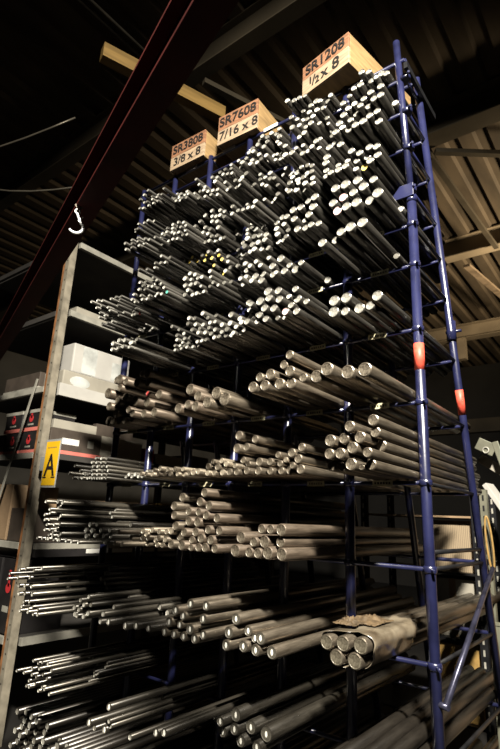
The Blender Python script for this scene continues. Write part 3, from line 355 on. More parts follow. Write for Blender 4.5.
7,4,-21221,1620,26676,107,0;7,4,-21346,1620,26405,107,0;8,4,-21423,1650,28398,110,0;10,3,-18377,1770,33503,112,0;10,3,-18661,1770,33963,113,0;9,2,-14281,1720,30307,98,0;7,5,-23545,1740,26561,116,0;7,5,-24218,1740,27172,118,0;7,5,-25604,1740,26222,120,0;6,3,-17894,1700,23500,99,0;3,5,-23473,1440,15052,95,0;6,3,-18397,1700,23189,99,0;
9,4,-22259,1640,30506,114,0;9,4,-21723,1640,30475,113,0;7,5,-24605,1740,26208,118,0;7,3,-19258,1620,26239,102,0;1,4,-22057,1480,7275,85,0;6,3,-17565,1700,23188,98,0;6,3,-17732,1700,23297,98,0;6,3,-17955,1700,23188,98,0;1,5,-23773,1480,7457,89,0;2,5,-23969,1400,10652,90,0;7,5,-25073,1740,26209,119,0;10,3,-18949,1770,32512,112,0;
3,4,-21747,1440,13680,90,0;2,4,-22575,1400,10477,87,0;3,4,-21933,1540,13683,93,0;1,5,-23529,1470,7278,88,0;10,3,-19287,1710,32726,111,0;2,5,-23394,1400,10479,89,0;6,3,-17238,1710,23187,97,0;2,5,-23548,1410,10576,89,0;1,5,-23393,1490,7394,88,0;1,5,-23393,1490,7670,88,0;4,5,-25971,1680,17068,109,0;6,3,-16931,1720,23186,96,0;
7,5,-25961,1670,27551,119,0;1,5,-23393,1500,7984,88,0;7,4,-20174,1640,26426,104,0;2,5,-23393,1420,10671,88,0;10,4,-20198,1730,32910,113,0;4,5,-25972,1710,16848,108,0;4,5,-25971,1710,17506,108,0;7,5,-25962,1710,27792,118,0;7,5,-25963,1710,27311,117,0;4,5,-25754,1730,16847,107,0;1,4,-22761,1470,8407,84,0;4,5,-25538,1740,16846,106,0;
3,4,-22757,1430,14355,88,0;7,5,-25741,1730,27458,116,0;3,4,-22757,1430,13856,88,0;3,4,-22757,1430,14036,88,0;7,5,-25724,1730,27794,116,0;2,4,-22760,1400,12433,85,0;4,5,-25973,1750,17287,107,0;7,5,-25964,1740,26779,116,0;7,5,-25964,1740,27074,116,0;4,5,-25761,1760,17128,106,0;7,5,-24533,1740,27796,114,0;7,5,-25020,1740,27795,115,0;
4,5,-25341,1760,17066,105,0;3,4,-22674,1440,14195,88,0;1,4,-22470,1480,8390,83,0;1,4,-22740,1480,7899,83,0;1,5,-23610,1480,7731,84,0;1,5,-23644,1480,8300,85,0;1,5,-24291,1480,7682,86,0;2,5,-23854,1400,10859,86,0;2,5,-23403,1400,12254,86,0;1,5,-24909,1480,7649,87,0;3,4,-22440,1440,14397,87,0;3,5,-23535,1440,14327,90,0;
3,5,-23645,1440,14089,90,0;3,5,-23775,1440,14554,90,0;3,5,-23841,1440,14789,91,0;3,4,-22393,1440,13870,87,0;4,5,-23546,1760,17250,101,0;4,5,-23677,1760,17472,102,0;4,5,-23809,1760,17695,102,0;4,5,-24022,1760,17261,102,0;4,5,-23763,1760,17915,103,0;4,5,-24097,1760,17483,103,0;4,5,-24232,1760,17709,103,0;4,5,-24509,1760,17272,104,0;
4,5,-24262,1760,17933,104,0;4,5,-24524,1760,17495,104,0;4,5,-24901,1760,17058,104,0;4,5,-24663,1760,17723,104,0;4,5,-25103,1760,16866,104,0;7,4,-22373,1620,26840,105,0;4,5,-25005,1760,17283,105,0;4,5,-24959,1760,17507,105,0;4,5,-24772,1760,17952,105,0;4,5,-25102,1760,17737,105,0;4,5,-24457,1760,17051,103,0;4,5,-23590,1760,17042,101,0;
4,5,-24021,1760,17045,102,0;10,3,-19506,1610,32720,104,0;7,5,-23996,1740,26468,111,0;7,5,-24093,1740,27539,112,0;7,5,-24964,1740,27014,114,0;7,5,-25414,1740,26781,114,0;7,5,-25211,1740,27271,114,0;4,5,-23640,1760,16841,101,0;4,5,-25556,1760,17060,106,0;3,4,-22432,1440,13677,87,0;4,5,-24636,1760,16851,103,0;4,5,-23974,1760,16842,102,0;
2,5,-23390,1400,10920,85,0;3,5,-23395,1440,14880,90,0;3,5,-23395,1440,14568,90,0;4,5,-24426,1760,16843,103,0;4,5,-24182,1760,16842,102,0;3,5,-23756,1440,13679,89,0;4,5,-25315,1760,16845,105,0;4,5,-24883,1760,16844,104,0;3,4,-22256,1440,13676,86,0;3,4,-22758,1440,13677,87,0;1,5,-23389,1490,8233,84,0;3,5,-23394,1450,13859,89,0;
3,5,-23394,1450,14108,89,0;3,5,-23574,1450,13679,89,0;9,1,-12837,1740,29979,89,0;3,5,-23393,1450,13678,88,0;10,3,-19511,1600,32289,99,0;10,4,-22736,1750,32409,109,0;2,5,-24119,1400,12281,83,0;2,5,-24639,1400,12190,84,0;2,5,-25496,1400,11931,86,0;2,5,-25607,1400,11691,86,0;10,4,-20909,1610,33170,102,0;10,4,-21232,1610,32996,102,0;
10,4,-21558,1610,32820,103,0;10,5,-23639,1760,32300,110,0;10,4,-22519,1760,32568,108,0;10,4,-21920,1760,32297,107,0;3,5,-24192,1440,13676,86,0;10,5,-23415,1760,32300,110,0;10,5,-23415,1760,32626,110,0;10,4,-21248,1620,32538,102,0;10,4,-20169,1620,32494,99,0;10,4,-20562,1620,32497,100,0;10,4,-20603,1620,32697,100,0;10,4,-21016,1620,32513,101,0;
10,4,-21609,1620,32292,102,0;10,5,-23864,1780,32300,110,0;10,4,-20169,1630,32696,99,0;10,4,-20169,1630,32289,99,0;10,4,-20561,1630,32289,99,0;10,4,-20958,1630,32290,100,0;10,4,-21403,1630,32291,101,0;12,0,-8701,1970,36665,136;12,0,-9109,1970,36869,170;11,0,-7367,1970,34747,177;11,0,-9726,1970,34815,142;11,0,-8957,1970,35188,177;
12,1,-12323,1970,36817,160;12,1,-12977,1970,36818,160;12,1,-12649,1970,36822,160;12,1,-12323,1970,36491,160;12,1,-12977,1970,36492,160;12,1,-12649,1970,36496,160;11,1,-10680,1970,34384,91;11,1,-11388,1970,34443,152;11,1,-12313,1970,34782,152;11,1,-11821,1970,35010,91;11,1,-10661,1970,35011,152;11,1,-11977,1970,35316,152;
11,1,-11715,1970,35388,91;11,1,-11865,1970,35541,91;11,1,-12618,1970,35467,152;11,1,-10882,1970,34796,152;10,1,-11681,1970,32371,141;10,1,-12314,1970,32332,141;10,1,-11040,1970,32590,113;10,1,-12119,1970,32976,141;10,1,-12119,1970,32766,64;11,2,-15489,1970,34673,69;11,2,-14909,1970,34885,123;11,2,-14024,1970,34907,154;
11,2,-15959,1970,34892,154;11,2,-14536,1970,35047,154;11,2,-15725,1970,35124,123;11,2,-15090,1970,35334,154;11,3,-18595,1970,34476,131;11,3,-17727,1970,34460,79;10,2,-14736,1970,32322,132;10,2,-16035,1970,32578,105;10,2,-14355,1970,32668,79;10,2,-14693,1970,32674,79;10,2,-14945,1970,33104,132;10,2,-15949,1970,33262,132;
10,2,-15949,1970,32994,132;10,2,-15845,1970,32747,132;10,3,-17550,1970,32314,94;10,3,-18017,1970,32298,94;10,3,-17037,1970,32471,53;10,3,-17605,1970,32512,70;10,3,-18247,1970,32735,117;10,3,-17115,1970,32886,117;10,3,-18377,1970,33268,117;10,3,-18661,1970,33727,117;10,3,-18461,1970,33069,94;10,3,-18661,1970,33488,117;
10,3,-18661,1970,33248,117;10,4,-22543,1944,32311,102;10,4,-21558,1893,32610,102;10,4,-21232,1963,32786,102;10,4,-20909,1970,32961,102;10,4,-21745,1967,32515,102;10,4,-20990,1934,32768,102;9,0,-9031,1970,31050,172;9,0,-9362,1969,31286,137;9,0,-9031,1970,30702,172;9,0,-9362,1970,31006,137;9,0,-9362,1970,30727,137;
9,2,-14065,1970,29959,58;9,2,-14712,1970,30008,77;9,2,-16236,1970,30827,129;9,2,-16039,1970,31366,129;9,2,-16236,1970,30565,129;9,2,-15936,1970,31125,129;9,2,-16236,1970,30303,129;9,2,-15936,1970,30863,129;9,2,-16236,1970,30041,129;9,3,-18055,1970,30263,113;9,3,-17179,1970,30384,141;9,3,-17615,1970,30891,141;
9,3,-17986,1970,31049,113;9,3,-17087,1970,31026,141;9,3,-18940,1970,31181,141;9,3,-18653,1970,31314,141;9,3,-18395,1970,31539,141;9,3,-16987,1970,30788,113;9,3,-18709,1970,31064,113;9,3,-18189,1970,31340,141;9,4,-22548,1893,30218,120;9,4,-20780,1946,30244,120;10,5,-23616,1970,32524,110;8,0,-7322,1970,28807,176;
8,0,-9260,1970,29036,132;8,0,-8772,1970,29056,99;8,0,-7601,1970,28665,132;8,1,-11881,1970,28524,135;8,1,-11606,1970,29121,101;8,1,-11100,1970,29249,101;8,1,-11194,1970,29027,135;8,2,-14679,1970,29264,133;8,3,-18660,1970,28270,137;8,3,-19316,1970,28436,137;8,3,-18064,1970,28578,137;8,3,-17479,1970,28768,137;
8,3,-19471,1970,28928,137;8,3,-18283,1970,29027,137;8,3,-18720,1970,29045,137;8,3,-17918,1970,29317,110;8,3,-18482,1970,29325,110;8,3,-18064,1970,28299,137;8,3,-17479,1970,28489,137;8,3,-19271,1970,28733,137;8,3,-18720,1970,28766,137;8,3,-18482,1970,29128,82;8,3,-17865,1970,28197,82;8,3,-18520,1970,28572,137;
8,4,-21259,1958,28238,113;8,4,-20222,1970,29287,113;8,4,-20518,1970,29311,113;8,4,-20222,1959,29055,113;8,4,-20518,1970,29080,113;8,4,-20222,1970,28824,113;8,4,-20518,1963,28848,113;8,4,-20388,1970,28662,113;7,0,-7430,1927,26273,163;7,1,-11061,1970,26284,193;7,1,-12535,1970,26594,193;7,2,-16044,1970,26628,115;
7,2,-14835,1970,27109,144;7,2,-14949,1968,26839,144;7,3,-18866,1899,26291,74;7,3,-19062,1961,26454,124;7,3,-17282,1970,26472,124;7,3,-18872,1918,26672,99;7,3,-18290,1939,26532,124;7,3,-16975,1953,26695,124;7,3,-18437,1925,27010,124;7,3,-17494,1930,27024,74;7,3,-17876,1925,27188,74;7,4,-21508,1908,26248,114;
7,4,-20692,1931,26255,114;7,4,-21133,1902,26467,114;7,4,-20401,1909,26548,114;7,4,-22286,1949,26635,114;7,4,-20834,1874,26643,114;7,4,-20529,1929,26832,91;7,4,-20986,1945,27132,114;7,4,-22376,1903,26420,114;7,4,-20834,1894,26433,91;7,4,-21077,1952,26917,114;7,5,-23996,1970,26236,116;7,5,-23545,1970,26324,116;
7,5,-25872,1970,26561,116;7,5,-25414,1970,26546,116;7,5,-24964,1970,26779,116;7,5,-25753,1970,26967,116;7,5,-24218,1970,26933,116;7,5,-25211,1970,27036,116;7,5,-24002,1970,27324,116;7,5,-25554,1970,27628,116;7,5,-25020,1970,27560,116;7,5,-24533,1970,27562,116;7,5,-23756,1970,26217,116;7,5,-25872,1970,26325,116;
7,5,-25322,1970,26327,116;7,5,-24964,1970,26542,116;7,5,-24218,1970,26697,116;7,5,-25211,1970,26822,93;7,5,-24928,1970,27342,116;7,5,-24533,1970,27325,116;7,5,-24794,1970,26377,116;7,5,-24310,1970,26478,116;7,5,-24758,1970,27177,116;7,5,-24310,1970,26241,116;6,0,-8669,1970,23505,103;6,1,-11366,1918,23495,167;
6,1,-11163,1872,23759,167;6,1,-11890,1850,23879,75;6,2,-16101,1917,23381,59;6,2,-15196,1968,23595,106;6,2,-15287,1915,23845,132;6,2,-14265,1923,23951,132;6,2,-15252,1930,24149,132;6,2,-16032,1930,24144,79;6,2,-16232,1929,24305,132;6,3,-18102,1970,23617,118;6,3,-16969,1915,23648,118;6,3,-17162,1900,24086,118;
6,3,-18066,1970,24106,118;6,3,-18788,1970,24301,118;6,3,-18788,1970,24059,118;6,3,-18788,1943,23818,118;6,3,-18788,1970,23576,118;6,3,-18788,1970,23334,118;6,3,-19003,1921,23224,118;6,4,-21034,1825,23431,116;5,1,-10555,1884,20971,104;5,2,-14751,1970,20126,137;5,3,-17940,1970,20097,121;5,4,-21255,1970,20144,200;
5,4,-21038,1970,20756,200;5,4,-20543,1970,20803,250;5,4,-21914,1970,21756,250;5,4,-22509,1970,21763,200;5,4,-22001,1970,22349,200;5,4,-21914,1970,21301,200;5,4,-22281,1970,21542,113;5,4,-21914,1970,20946,150;5,4,-21914,1970,20641,150;5,5,-23555,1970,20562,151;5,5,-25215,1970,20726,251;5,5,-24371,1970,21021,151;
5,5,-25323,1970,21379,251;5,5,-24332,1970,21871,251;5,5,-24475,1970,20773,113;5,5,-24661,1970,21552,201;4,1,-11753,1930,17307,98;4,1,-10456,1966,17547,74;4,1,-12968,1952,17511,163;4,2,-14153,1938,17149,88;4,2,-15124,1970,17127,117;4,2,-14064,1958,17643,146;4,2,-14066,1931,18206,146;4,2,-14064,1922,17375,117;
4,5,-25185,1970,17540,104;3,1,-11492,1888,14388,99;3,2,-14196,1958,14131,194;3,2,-15936,1915,14596,87;3,2,-14662,1900,14653,155;3,2,-15150,1933,14771,117;3,2,-13914,1962,13857,194;3,2,-14195,1897,13713,117;3,3,-19242,1945,14033,64;3,3,-17743,1958,14142,86;3,3,-18202,1946,14214,114;3,3,-17323,1948,14790,143;
3,4,-20474,1710,13745,82;3,4,-21279,1772,13916,103;3,4,-22440,1795,14201,103;3,4,-21493,1714,14221,62;3,4,-20950,1736,14221,103;3,4,-22600,1736,14470,82;3,4,-22375,1762,14592,103;3,4,-22742,1751,14978,103;3,4,-22470,1756,15158,103;3,4,-22514,1787,14026,82;3,4,-22742,1709,14808,62;3,4,-22319,1715,15011,103;
3,4,-22236,1722,14817,103;3,5,-23645,1672,13904,90;3,5,-23500,1667,14005,54;3,5,-23683,1757,14251,72;3,5,-23847,1745,14383,90;3,5,-23543,1669,14493,72;3,5,-23974,1710,14660,90;3,5,-23527,1692,14752,90;3,5,-23925,1691,15220,90;3,5,-23925,1695,15035,90;3,5,-24057,1725,14907,90;3,5,-24189,1719,14779,90;
3,5,-24189,1696,14594,90;3,5,-24189,1679,14410,90;3,5,-24189,1693,14226,90;3,5,-24189,1672,14042,90;3,5,-24189,1716,13857,90;2,2,-13764,1852,10546,146;2,2,-15249,1818,10696,82;2,2,-15735,1788,10700,82;2,2,-14314,1798,11055,183;2,2,-15533,1817,11114,110;2,2,-14752,1840,11373,183;2,2,-14268,1858,11611,183;
2,3,-18817,1784,10907,148;2,3,-18699,1826,10628,148;2,3,-18483,1808,10518,89;2,4,-20332,1749,10563,113;2,4,-20919,1743,10754,113;2,4,-20322,1755,10837,113;2,4,-21387,1776,10975,113;2,4,-20625,1748,11126,113;2,4,-22680,1775,12246,113;2,4,-22680,1752,12014,113;2,4,-22680,1730,11782,113;2,4,-22680,1759,11550,113;
2,4,-22680,1775,11319,113;2,4,-22680,1713,11087,113;2,4,-22514,1748,10925,113;2,4,-22348,1748,10764,113;2,4,-22348,1794,10532,113;2,5,-23783,1714,10693,90;2,5,-23519,1657,10795,90;2,5,-24393,1710,10949,90;2,5,-23797,1699,11024,90;2,5,-23558,1646,11078,90;2,5,-24580,1666,11305,90;2,5,-24054,1632,11361,90;
2,5,-23558,1701,11420,90;2,5,-25607,1686,11511,90;2,5,-24705,1709,11635,90;2,5,-23654,1699,11738,90;2,5,-25426,1687,11765,90;2,5,-24639,1693,12012,90;2,5,-23403,1676,12074,90;2,5,-24119,1630,12103,90;2,5,-24393,1679,10764,90;2,5,-25607,1620,11327,90;2,5,-23725,1634,11569,90;2,5,-23403,1697,11889,90;
2,5,-24119,1624,11919,90;2,5,-24393,1629,10580,90;2,5,-25607,1630,11142,90;2,5,-23468,1708,11736,72;2,5,-24119,1638,11735,90;2,5,-24229,1622,10497,90;2,5,-25607,1704,10958,90;2,5,-25607,1632,10774,90;2,5,-25607,1704,10590,90;2,5,-25443,1687,10507,90;1,2,-15490,1839,7348,127;1,2,-14179,1850,7381,159;
1,3,-17107,1678,7838,125;1,5,-24909,1780,7469,88;1,5,-23522,1704,7545,88;1,5,-24291,1777,7504,88;1,5,-23770,1751,7844,88;1,5,-23457,1772,7834,70;1,5,-23516,1711,8109,88;1,5,-24909,1775,7289,88;1,5,-24291,1793,7324,88;1,4,-22315,1706,7301,86;1,4,-22390,1732,7630,86;1,4,-22740,1756,7725,86;
1,4,-22124,1783,7985,86;1,4,-22470,1724,8216,86;1,4,-22693,1718,8246,86;1,4,-22263,1725,7507,86;1,4,-22613,1762,7602,86;1,4,-22124,1775,7809,86;1,4,-22470,1739,8040,86;1,4,-22124,1737,7632,86;1,4,-22313,1740,7959,86"""
bars = []
for s in BARS.replace('\n', '').split(';'):
    v = [int(t) for t in s.split(',')]
    bars.append(dict(lv=v[0], bay=v[1], x=v[2] / 1e4, y=v[3] / 1e3, z=v[4] / 1e4, r=v[5] / 1e4, c=v[6] if len(v) > 6 else 0))
N_FRONT = 955
for i, b in enumerate(bars): b['i'] = i; b['extra'] = i >= N_FRONT
# bars in the bottom levels of the nearest bays, whose ends lie below the photograph's frame
for k, (lv, bay, x, z, r) in enumerate([(1, 0, -.745, .744, .025), (1, 0, -.80, .744, .025), (1, 0, -.857, .744, .025), (1, 0, -.915, .744, .025), (1, 0, -.966, .741, .022),
        (1, 0, -.772, .789, .025), (1, 0, -.829, .789, .025), (1, 0, -.886, .789, .025), (0, 0, -.76, .424, .025), (0, 0, -.83, .424, .025), (0, 0, -.90, .424, .025), (0, 0, -.80, .47, .022),
        (0, 1, -1.08, .424, .025), (0, 1, -1.15, .424, .025), (0, 1, -1.22, .424, .025), (0, 1, -1.28, .424, .025)]):
    bars.append(dict(lv=lv, bay=bay, x=x, y=1.56 + .03 * (k % 4), z=z, r=r, c=0, i=900 + k, extra=False, below=True))

for bay, rows_, r in ((5, 6, .0165), (4, 4, .018), (3, 3, .02), (2, 3, .022)):
    xl = PX[bay + 1] + .03 + r if bay < 6 else 0
    n_ = int((.3235 - .06) / (2 * r + .001))
    for j in range(rows_):
        for k in range(n_ - (j % 2)):
            bars.append(dict(lv=0, bay=bay, x=xl + (j % 2) * (r + .0005) + k * (2 * r + .001), y=1.46 + .05 * ((k * 7 + j * 3) % 5) / 4 + .02 * bay, z=LEV[0] + .0095 + r + j * (r * 1.75), r=r, c=0, i=2000, extra=True))
def ordw(n): return ['', 'first', 'second', 'third', 'fourth', 'fifth', 'sixth', 'seventh', 'eighth', 'ninth', 'tenth', 'eleventh', 'twelfth', 'thirteenth', 'fourteenth', 'fifteenth', 'sixteenth'][n]
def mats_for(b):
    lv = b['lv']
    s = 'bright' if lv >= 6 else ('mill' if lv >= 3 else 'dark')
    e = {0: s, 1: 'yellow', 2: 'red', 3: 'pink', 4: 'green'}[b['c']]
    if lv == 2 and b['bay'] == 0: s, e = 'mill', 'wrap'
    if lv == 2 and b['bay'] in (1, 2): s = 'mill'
    if b.get('below') and lv < 2 or lv == 0: s = 'black'  # shade on the lowest bars comes from this darker side colour
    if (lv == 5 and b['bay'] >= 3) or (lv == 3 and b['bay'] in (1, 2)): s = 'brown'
    if lv == 3 and b['bay'] > 3 or lv == 4 and b['bay'] > 3: s = 'dark'; e = 'bright' if e == 'mill' else e  # weaker light at the far left put into a darker side colour
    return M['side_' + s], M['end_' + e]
random.seed(11)
for b in bars:
    b['y1'] = yback(b['z']) + .25 + random.uniform(-.04, .04)
    if b['lv'] == 2 and b['bay'] == 0: b['y1'] = 3.78 + random.uniform(-.1, .02)
# rows inside each pigeonhole, for saying which bar is which
cells = {}
for b in bars:
    if not b['extra']: cells.setdefault((b['lv'], b['bay']), []).append(b)
for (lv, bay), L in cells.items():
    z0 = LEV[lv] + .009; rm = sorted(q['r'] for q in L)[len(L) // 2]
    for b in L: b['row'] = max(0, int(round((b['z'] - b['r'] - z0) / (1.85 * rm))))
    used = sorted({b['row'] for b in L}); ren = {u: k for k, u in enumerate(used)}
    rows = {}
    for b in L: b['row'] = ren[b['row']]; rows.setdefault(b['row'], []).append(b)
    for q in rows.values():
        for k, b in enumerate(sorted(q, key=lambda b: b['x'])): b['k'] = k + 1; b['n'] = len(q)
ROOT300 = [b for b in bars if b['i'] < 283 or b.get('below')]
single = {id(b) for b in ROOT300}
SHELF = {12: 'top', 11: 'second', 10: 'third', 9: 'fourth', 8: 'fifth', 7: 'sixth', 6: 'seventh', 5: 'eighth', 4: 'ninth', 3: 'tenth', 2: 'eleventh', 1: 'twelfth', 0: 'thirteenth'}
BAYW = ['rightmost', 'second', 'third', 'fourth', 'fifth', 'sixth', 'seventh']
def bar_label(b):
    col = {0: '', 1: 'yellow-tipped ', 2: 'red-tipped ', 3: 'pink-tipped ', 4: 'green-tipped '}[b['c']]
    k, n = b['k'], b['n']
    pos = 'only bar' if n == 1 else ('leftmost' if k == 1 else ('rightmost' if k == n else ordw(k) + ' from left'))
    row = 'bottom row' if b['row'] == 0 else ordw(b['row'] + 1) + ' row up'
    shelf = 'top shelf' if b['lv'] == 12 else SHELF[b['lv']] + ' shelf down'
    bay = 'rightmost bay' if b['bay'] == 0 else BAYW[b['bay']] + ' bay from right'
    if b['lv'] == 2 and b['bay'] == 0:
        return 'thick steel bar in the film-wrapped bundle, %s, %s' % (pos, 'lower row' if b['row'] == 0 else 'upper row')
    if pos == 'only bar': return '%ssteel bar alone in %s, %s, %s' % (col, row, shelf, bay)
    return '%ssteel bar %s, %s, %s, %s' % (col, pos, row, shelf, bay)
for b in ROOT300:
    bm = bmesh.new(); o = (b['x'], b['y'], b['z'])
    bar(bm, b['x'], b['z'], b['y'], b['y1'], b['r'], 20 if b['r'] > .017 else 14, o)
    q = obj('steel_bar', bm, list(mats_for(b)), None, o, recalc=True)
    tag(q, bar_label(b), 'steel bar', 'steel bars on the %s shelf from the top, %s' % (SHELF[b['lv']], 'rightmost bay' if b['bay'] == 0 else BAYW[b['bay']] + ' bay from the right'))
# the remaining, smaller and farther bars: past the three hundred individual ones
bm = bmesh.new(); rest = [b for b in bars if id(b) not in single]
mlist = [M[k] for k in ('side_bright', 'end_bright', 'side_mill', 'end_mill', 'side_dark', 'end_dark', 'side_brown', 'side_black', 'end_yellow', 'end_red', 'end_pink', 'end_green')]
end_small = bar_end('sawn_small_dark_end', (.25, .23, .19), (.55, .53, .46)); mlist.append(end_small)
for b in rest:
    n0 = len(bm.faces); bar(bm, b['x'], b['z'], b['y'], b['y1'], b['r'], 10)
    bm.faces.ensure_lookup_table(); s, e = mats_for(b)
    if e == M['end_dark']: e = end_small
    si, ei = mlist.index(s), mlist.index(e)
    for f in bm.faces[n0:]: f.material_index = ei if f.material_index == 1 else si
q = obj('steel_bars', bm, mlist)
tag(q, 'hundreds of thin steel bars filling the rack\'s far and upper pigeonholes', 'steel bars', 'thin steel bars in the rack', 'stuff')

# wrapping film round the five bars of the lower right bundle
wb = [b for b in bars if b['lv'] == 2 and b['bay'] == 0]
def hull(pts):
    pts = sorted(pts)
    def half(ps):
        h = []
        for p in ps:
            while len(h) > 1 and (h[-1][0] - h[-2][0]) * (p[1] - h[-2][1]) - (h[-1][1] - h[-2][1]) * (p[0] - h[-2][0]) <= 0: h.pop()
            h.append(p)
        return h
    return half(pts)[:-1] + half(pts[::-1])[:-1]
pts = [(b['x'] + (b['r'] + .0022) * math.cos(a * PI / 12), b['z'] + (b['r'] + .0022) * math.sin(a * PI / 12)) for b in wb for a in range(24)]
H = hull(pts)
per = []; tot = 0
for a, b2 in zip(H, H[1:] + H[:1]): per.append(tot); tot += math.dist(a, b2)
def hp(s):
    s %= tot
    for k in range(len(H)):
        e = per[k + 1] if k + 1 < len(H) else tot
        if s <= e:
            t = (s - per[k]) / max(1e-9, e - per[k]); a, b2 = H[k], H[(k + 1) % len(H)]
            return a[0] + (b2[0] - a[0]) * t, a[1] + (b2[1] - a[1]) * t
cxw = sum(b['x'] for b in wb) / 5; czw = sum(b['z'] for b in wb) / 5; ys = min(b['y'] for b in wb) + .035
wt = thing('wrapping_film', 'tan plastic film wrapped round the bundle of five thick bars', 'plastic wrap', (cxw, ys, czw))
bm = bmesh.new(); NS = 72; rings = []
NY = 26
for j in range(NY + 1):
    rg = []
    for k in range(NS):
        x, z = hp(tot * k / NS); a = 2 * PI * k / NS
        far = .40 + .05 * math.sin(a + 1.1) + .012 * math.sin(5 * a) + .008 * math.sin(11 * a)
        near = .012 * math.sin(3 * a) + .006 * math.sin(7 * a + 1)
        y = ys + near + (far - near) * j / NY
        nz = noise.noise(Vector((x * 18, y * 14, z * 18))) * .006 + .0055
        lift = .014 * max(0, (j - NY + 4) / 4) * (1 if x > cxw and z > czw else .15)
        d = Vector((x - cxw, 0, z - czw)).normalized()
        if z < min(b['z'] - b['r'] for b in wb) + .004: nz *= .0; lift = 0
        rg.append(bm.verts.new((x + d.x * (nz + lift) - cxw, y - ys, z + max(d.z * (nz + lift), -.001) - czw)))
    rings.append(rg)
for a, b2 in zip(rings, rings[1:]):
    for k in range(NS):
        f = bm.faces.new((a[k], a[(k + 1) % NS], b2[(k + 1) % NS], b2[k])); f.smooth = True
fo = obj('film', bm, M['wrap'], wt)
sm = fo.modifiers.new('t', 'SOLIDIFY'); sm.thickness = .0012; sm.offset = 1
# crumpled paper lying on top of the bundle
pt = thing('crumpled_paper', 'crumpled brown wrapping paper lying on top of the film-wrapped bar bundle', 'paper', (cxw, 1.90, max(b['z'] + b['r'] for b in wb) + .008))
def crumple(bm, cx, cy, w, d, h, seed):
    n = 22; g = []
    for i in range(n + 1):
        g.append([])
        for j in range(n + 1):
            u, v = i / n - .5, j / n - .5
            k = max(0, 1 - (u * u + v * v) * 4.2)
            p = Vector((u * 6 + seed, v * 6, seed)); q = noise.noise(p) + .6 * noise.noise(p * 2.3)
            g[i].append(bm.verts.new((cx + u * w + .010 * noise.noise(p * 1.7 + Vector((5, 0, 0))), cy + v * d + .012 * noise.noise(p * 1.5), .002 + abs(q) * h * (.3 + k) + k * h * .4)))
    for i in range(n):
        for j in range(n): bm.faces.new((g[i][j], g[i + 1][j], g[i + 1][j + 1], g[i][j + 1])).smooth = True
bm = bmesh.new(); crumple(bm, -.02, .04, .13, .17, .022, 3.1); o_ = obj('sheet', bm, M['paper'], pt); s_ = o_.modifiers.new('t', 'SOLIDIFY'); s_.thickness = .001
bm = bmesh.new(); crumple(bm, -.055, -.05, .09, .10, .018, 8.4); o_ = obj('sheet', bm, M['paper'], pt); s_ = o_.modifiers.new('t', 'SOLIDIFY'); s_.thickness = .001

# ------------------------------------------------------------------ wooden boxes on the rack
def crate(x0, x1, yl, yr, z, h, depth, t1, t2, label, s1, s2, split, n):
    w = x1 - x0; ang = math.atan2(yr - yl, w)
    t = thing('wooden_box', label, 'wooden box', (x0, yl, z), ang, 'wooden boxes on top of the rack')
    w = math.hypot(w, yr - yl); T = .014
    zs = h * split
    pbox('front_board', M['wood_pale'], t, 0, w, 0, T, 0, zs - .001, bev=.0015)
    pbox('front_board', M['wood_red'], t, 0, w, .001, T + .001, zs + .001, h, bev=.0015)['label'] = 'reddish upper front board'
    for xx in (0, w - T): pbox('side_board', M['wood_side'], t, xx, xx + T, T + .0015, depth, 0, h - .002, bev=.0015)
    pbox('back_board', M['wood_side'], t, T + .001, w - T - .001, depth - T, depth, 0, h - .004, bev=.0015)
    pbox('bottom_board', M['wood_side'], t, T + .001, w - T - .001, T + .002, depth - T - .001, .002, .012)
    text_part('lettering', t1, M['ink'], t, s1, (w * .5, -.0014, zs + (h - zs) * .5), (PI / 2, 0, 0), 1.0, .0014, .0008)
    if n == 1:
        for ch, dx, dz, sz in (('1', -.098, .012, .062), ('/', -.075, .0, .085), ('2', -.050, -.012, .062), ('x', .0, .0, .09), ('8', .075, .002, .098)):
            text_part('lettering', ch, M['ink'], t, sz, (w * .5 + dx, -.0014, zs * .52 + dz), (PI / 2, 0, 0), 1.0, .0014, .0008)
    else: text_part('lettering', t2, M['ink'], t, s2, (w * (.5 if n != 2 else .53), -.0014, zs * .52), (PI / 2, 0, 0), 1.0, .0014, .0008)
    return t
ZB = TOPZ + .0105
crate(-1.235, -.925, 1.915, 1.86, ZB, .20, .60, 'SR1208', '½ x 8', 'large open wooden box marked SR1208 on the rack top beside the corner post', .088, .098, .54, 1)
crate(-1.875, -1.575, 1.935, 1.95, ZB, .215, .42, 'SR7608', '7/16 x 8', 'wooden box marked SR7608, the middle box on top of the rack', .092, .088, .50, 2)
crate(-2.30, -2.00, 1.935, 1.945, ZB, .200, .42, 'SR3808', '3/8 x 8', 'wooden box marked SR3808, leftmost of the three on the rack top', .088, .086, .50, 3)

# ------------------------------------------------------------------ jib beam with hook
d = Vector((-.94525, .32634, 0)); nn = Vector((.32634, .94525, 0))
def bpnt(p, a, z): return nn * p + d * a + Vector((0, 0, z))
jib = thing('crane_beam', 'dark oxide-red steel I-beam running overhead across the upper left', 'steel beam', tuple(bpnt(.367, 2, 2.6)))
def beambox(bm, p0, p1, z0, z1, a0=-.2, a1=4.75):
    o = bpnt(.367, 2, 2.6)
    vs = [bm.verts.new(bpnt(p, a, z) - o) for a in (a0, a1) for p in (p0, p1) for z in (z0, z1)]
    for q in ((0, 1, 3, 2), (4, 6, 7, 5), (0, 4, 5, 1), (2, 3, 7, 6), (0, 2, 6, 4), (1, 5, 7, 3)): bm.faces.new([vs[i] for i in q])
part('lower_flange', M['red_beam'], jib, lambda bm: beambox(bm, .326, .409, 2.6, 2.610))
part('web', M['red_beam'], jib, lambda bm: beambox(bm, .362, .372, 2.610, 2.756))
part('upper_flange', M['red_beam'], jib, lambda bm: beambox(bm, .326, .409, 2.756, 2.766))
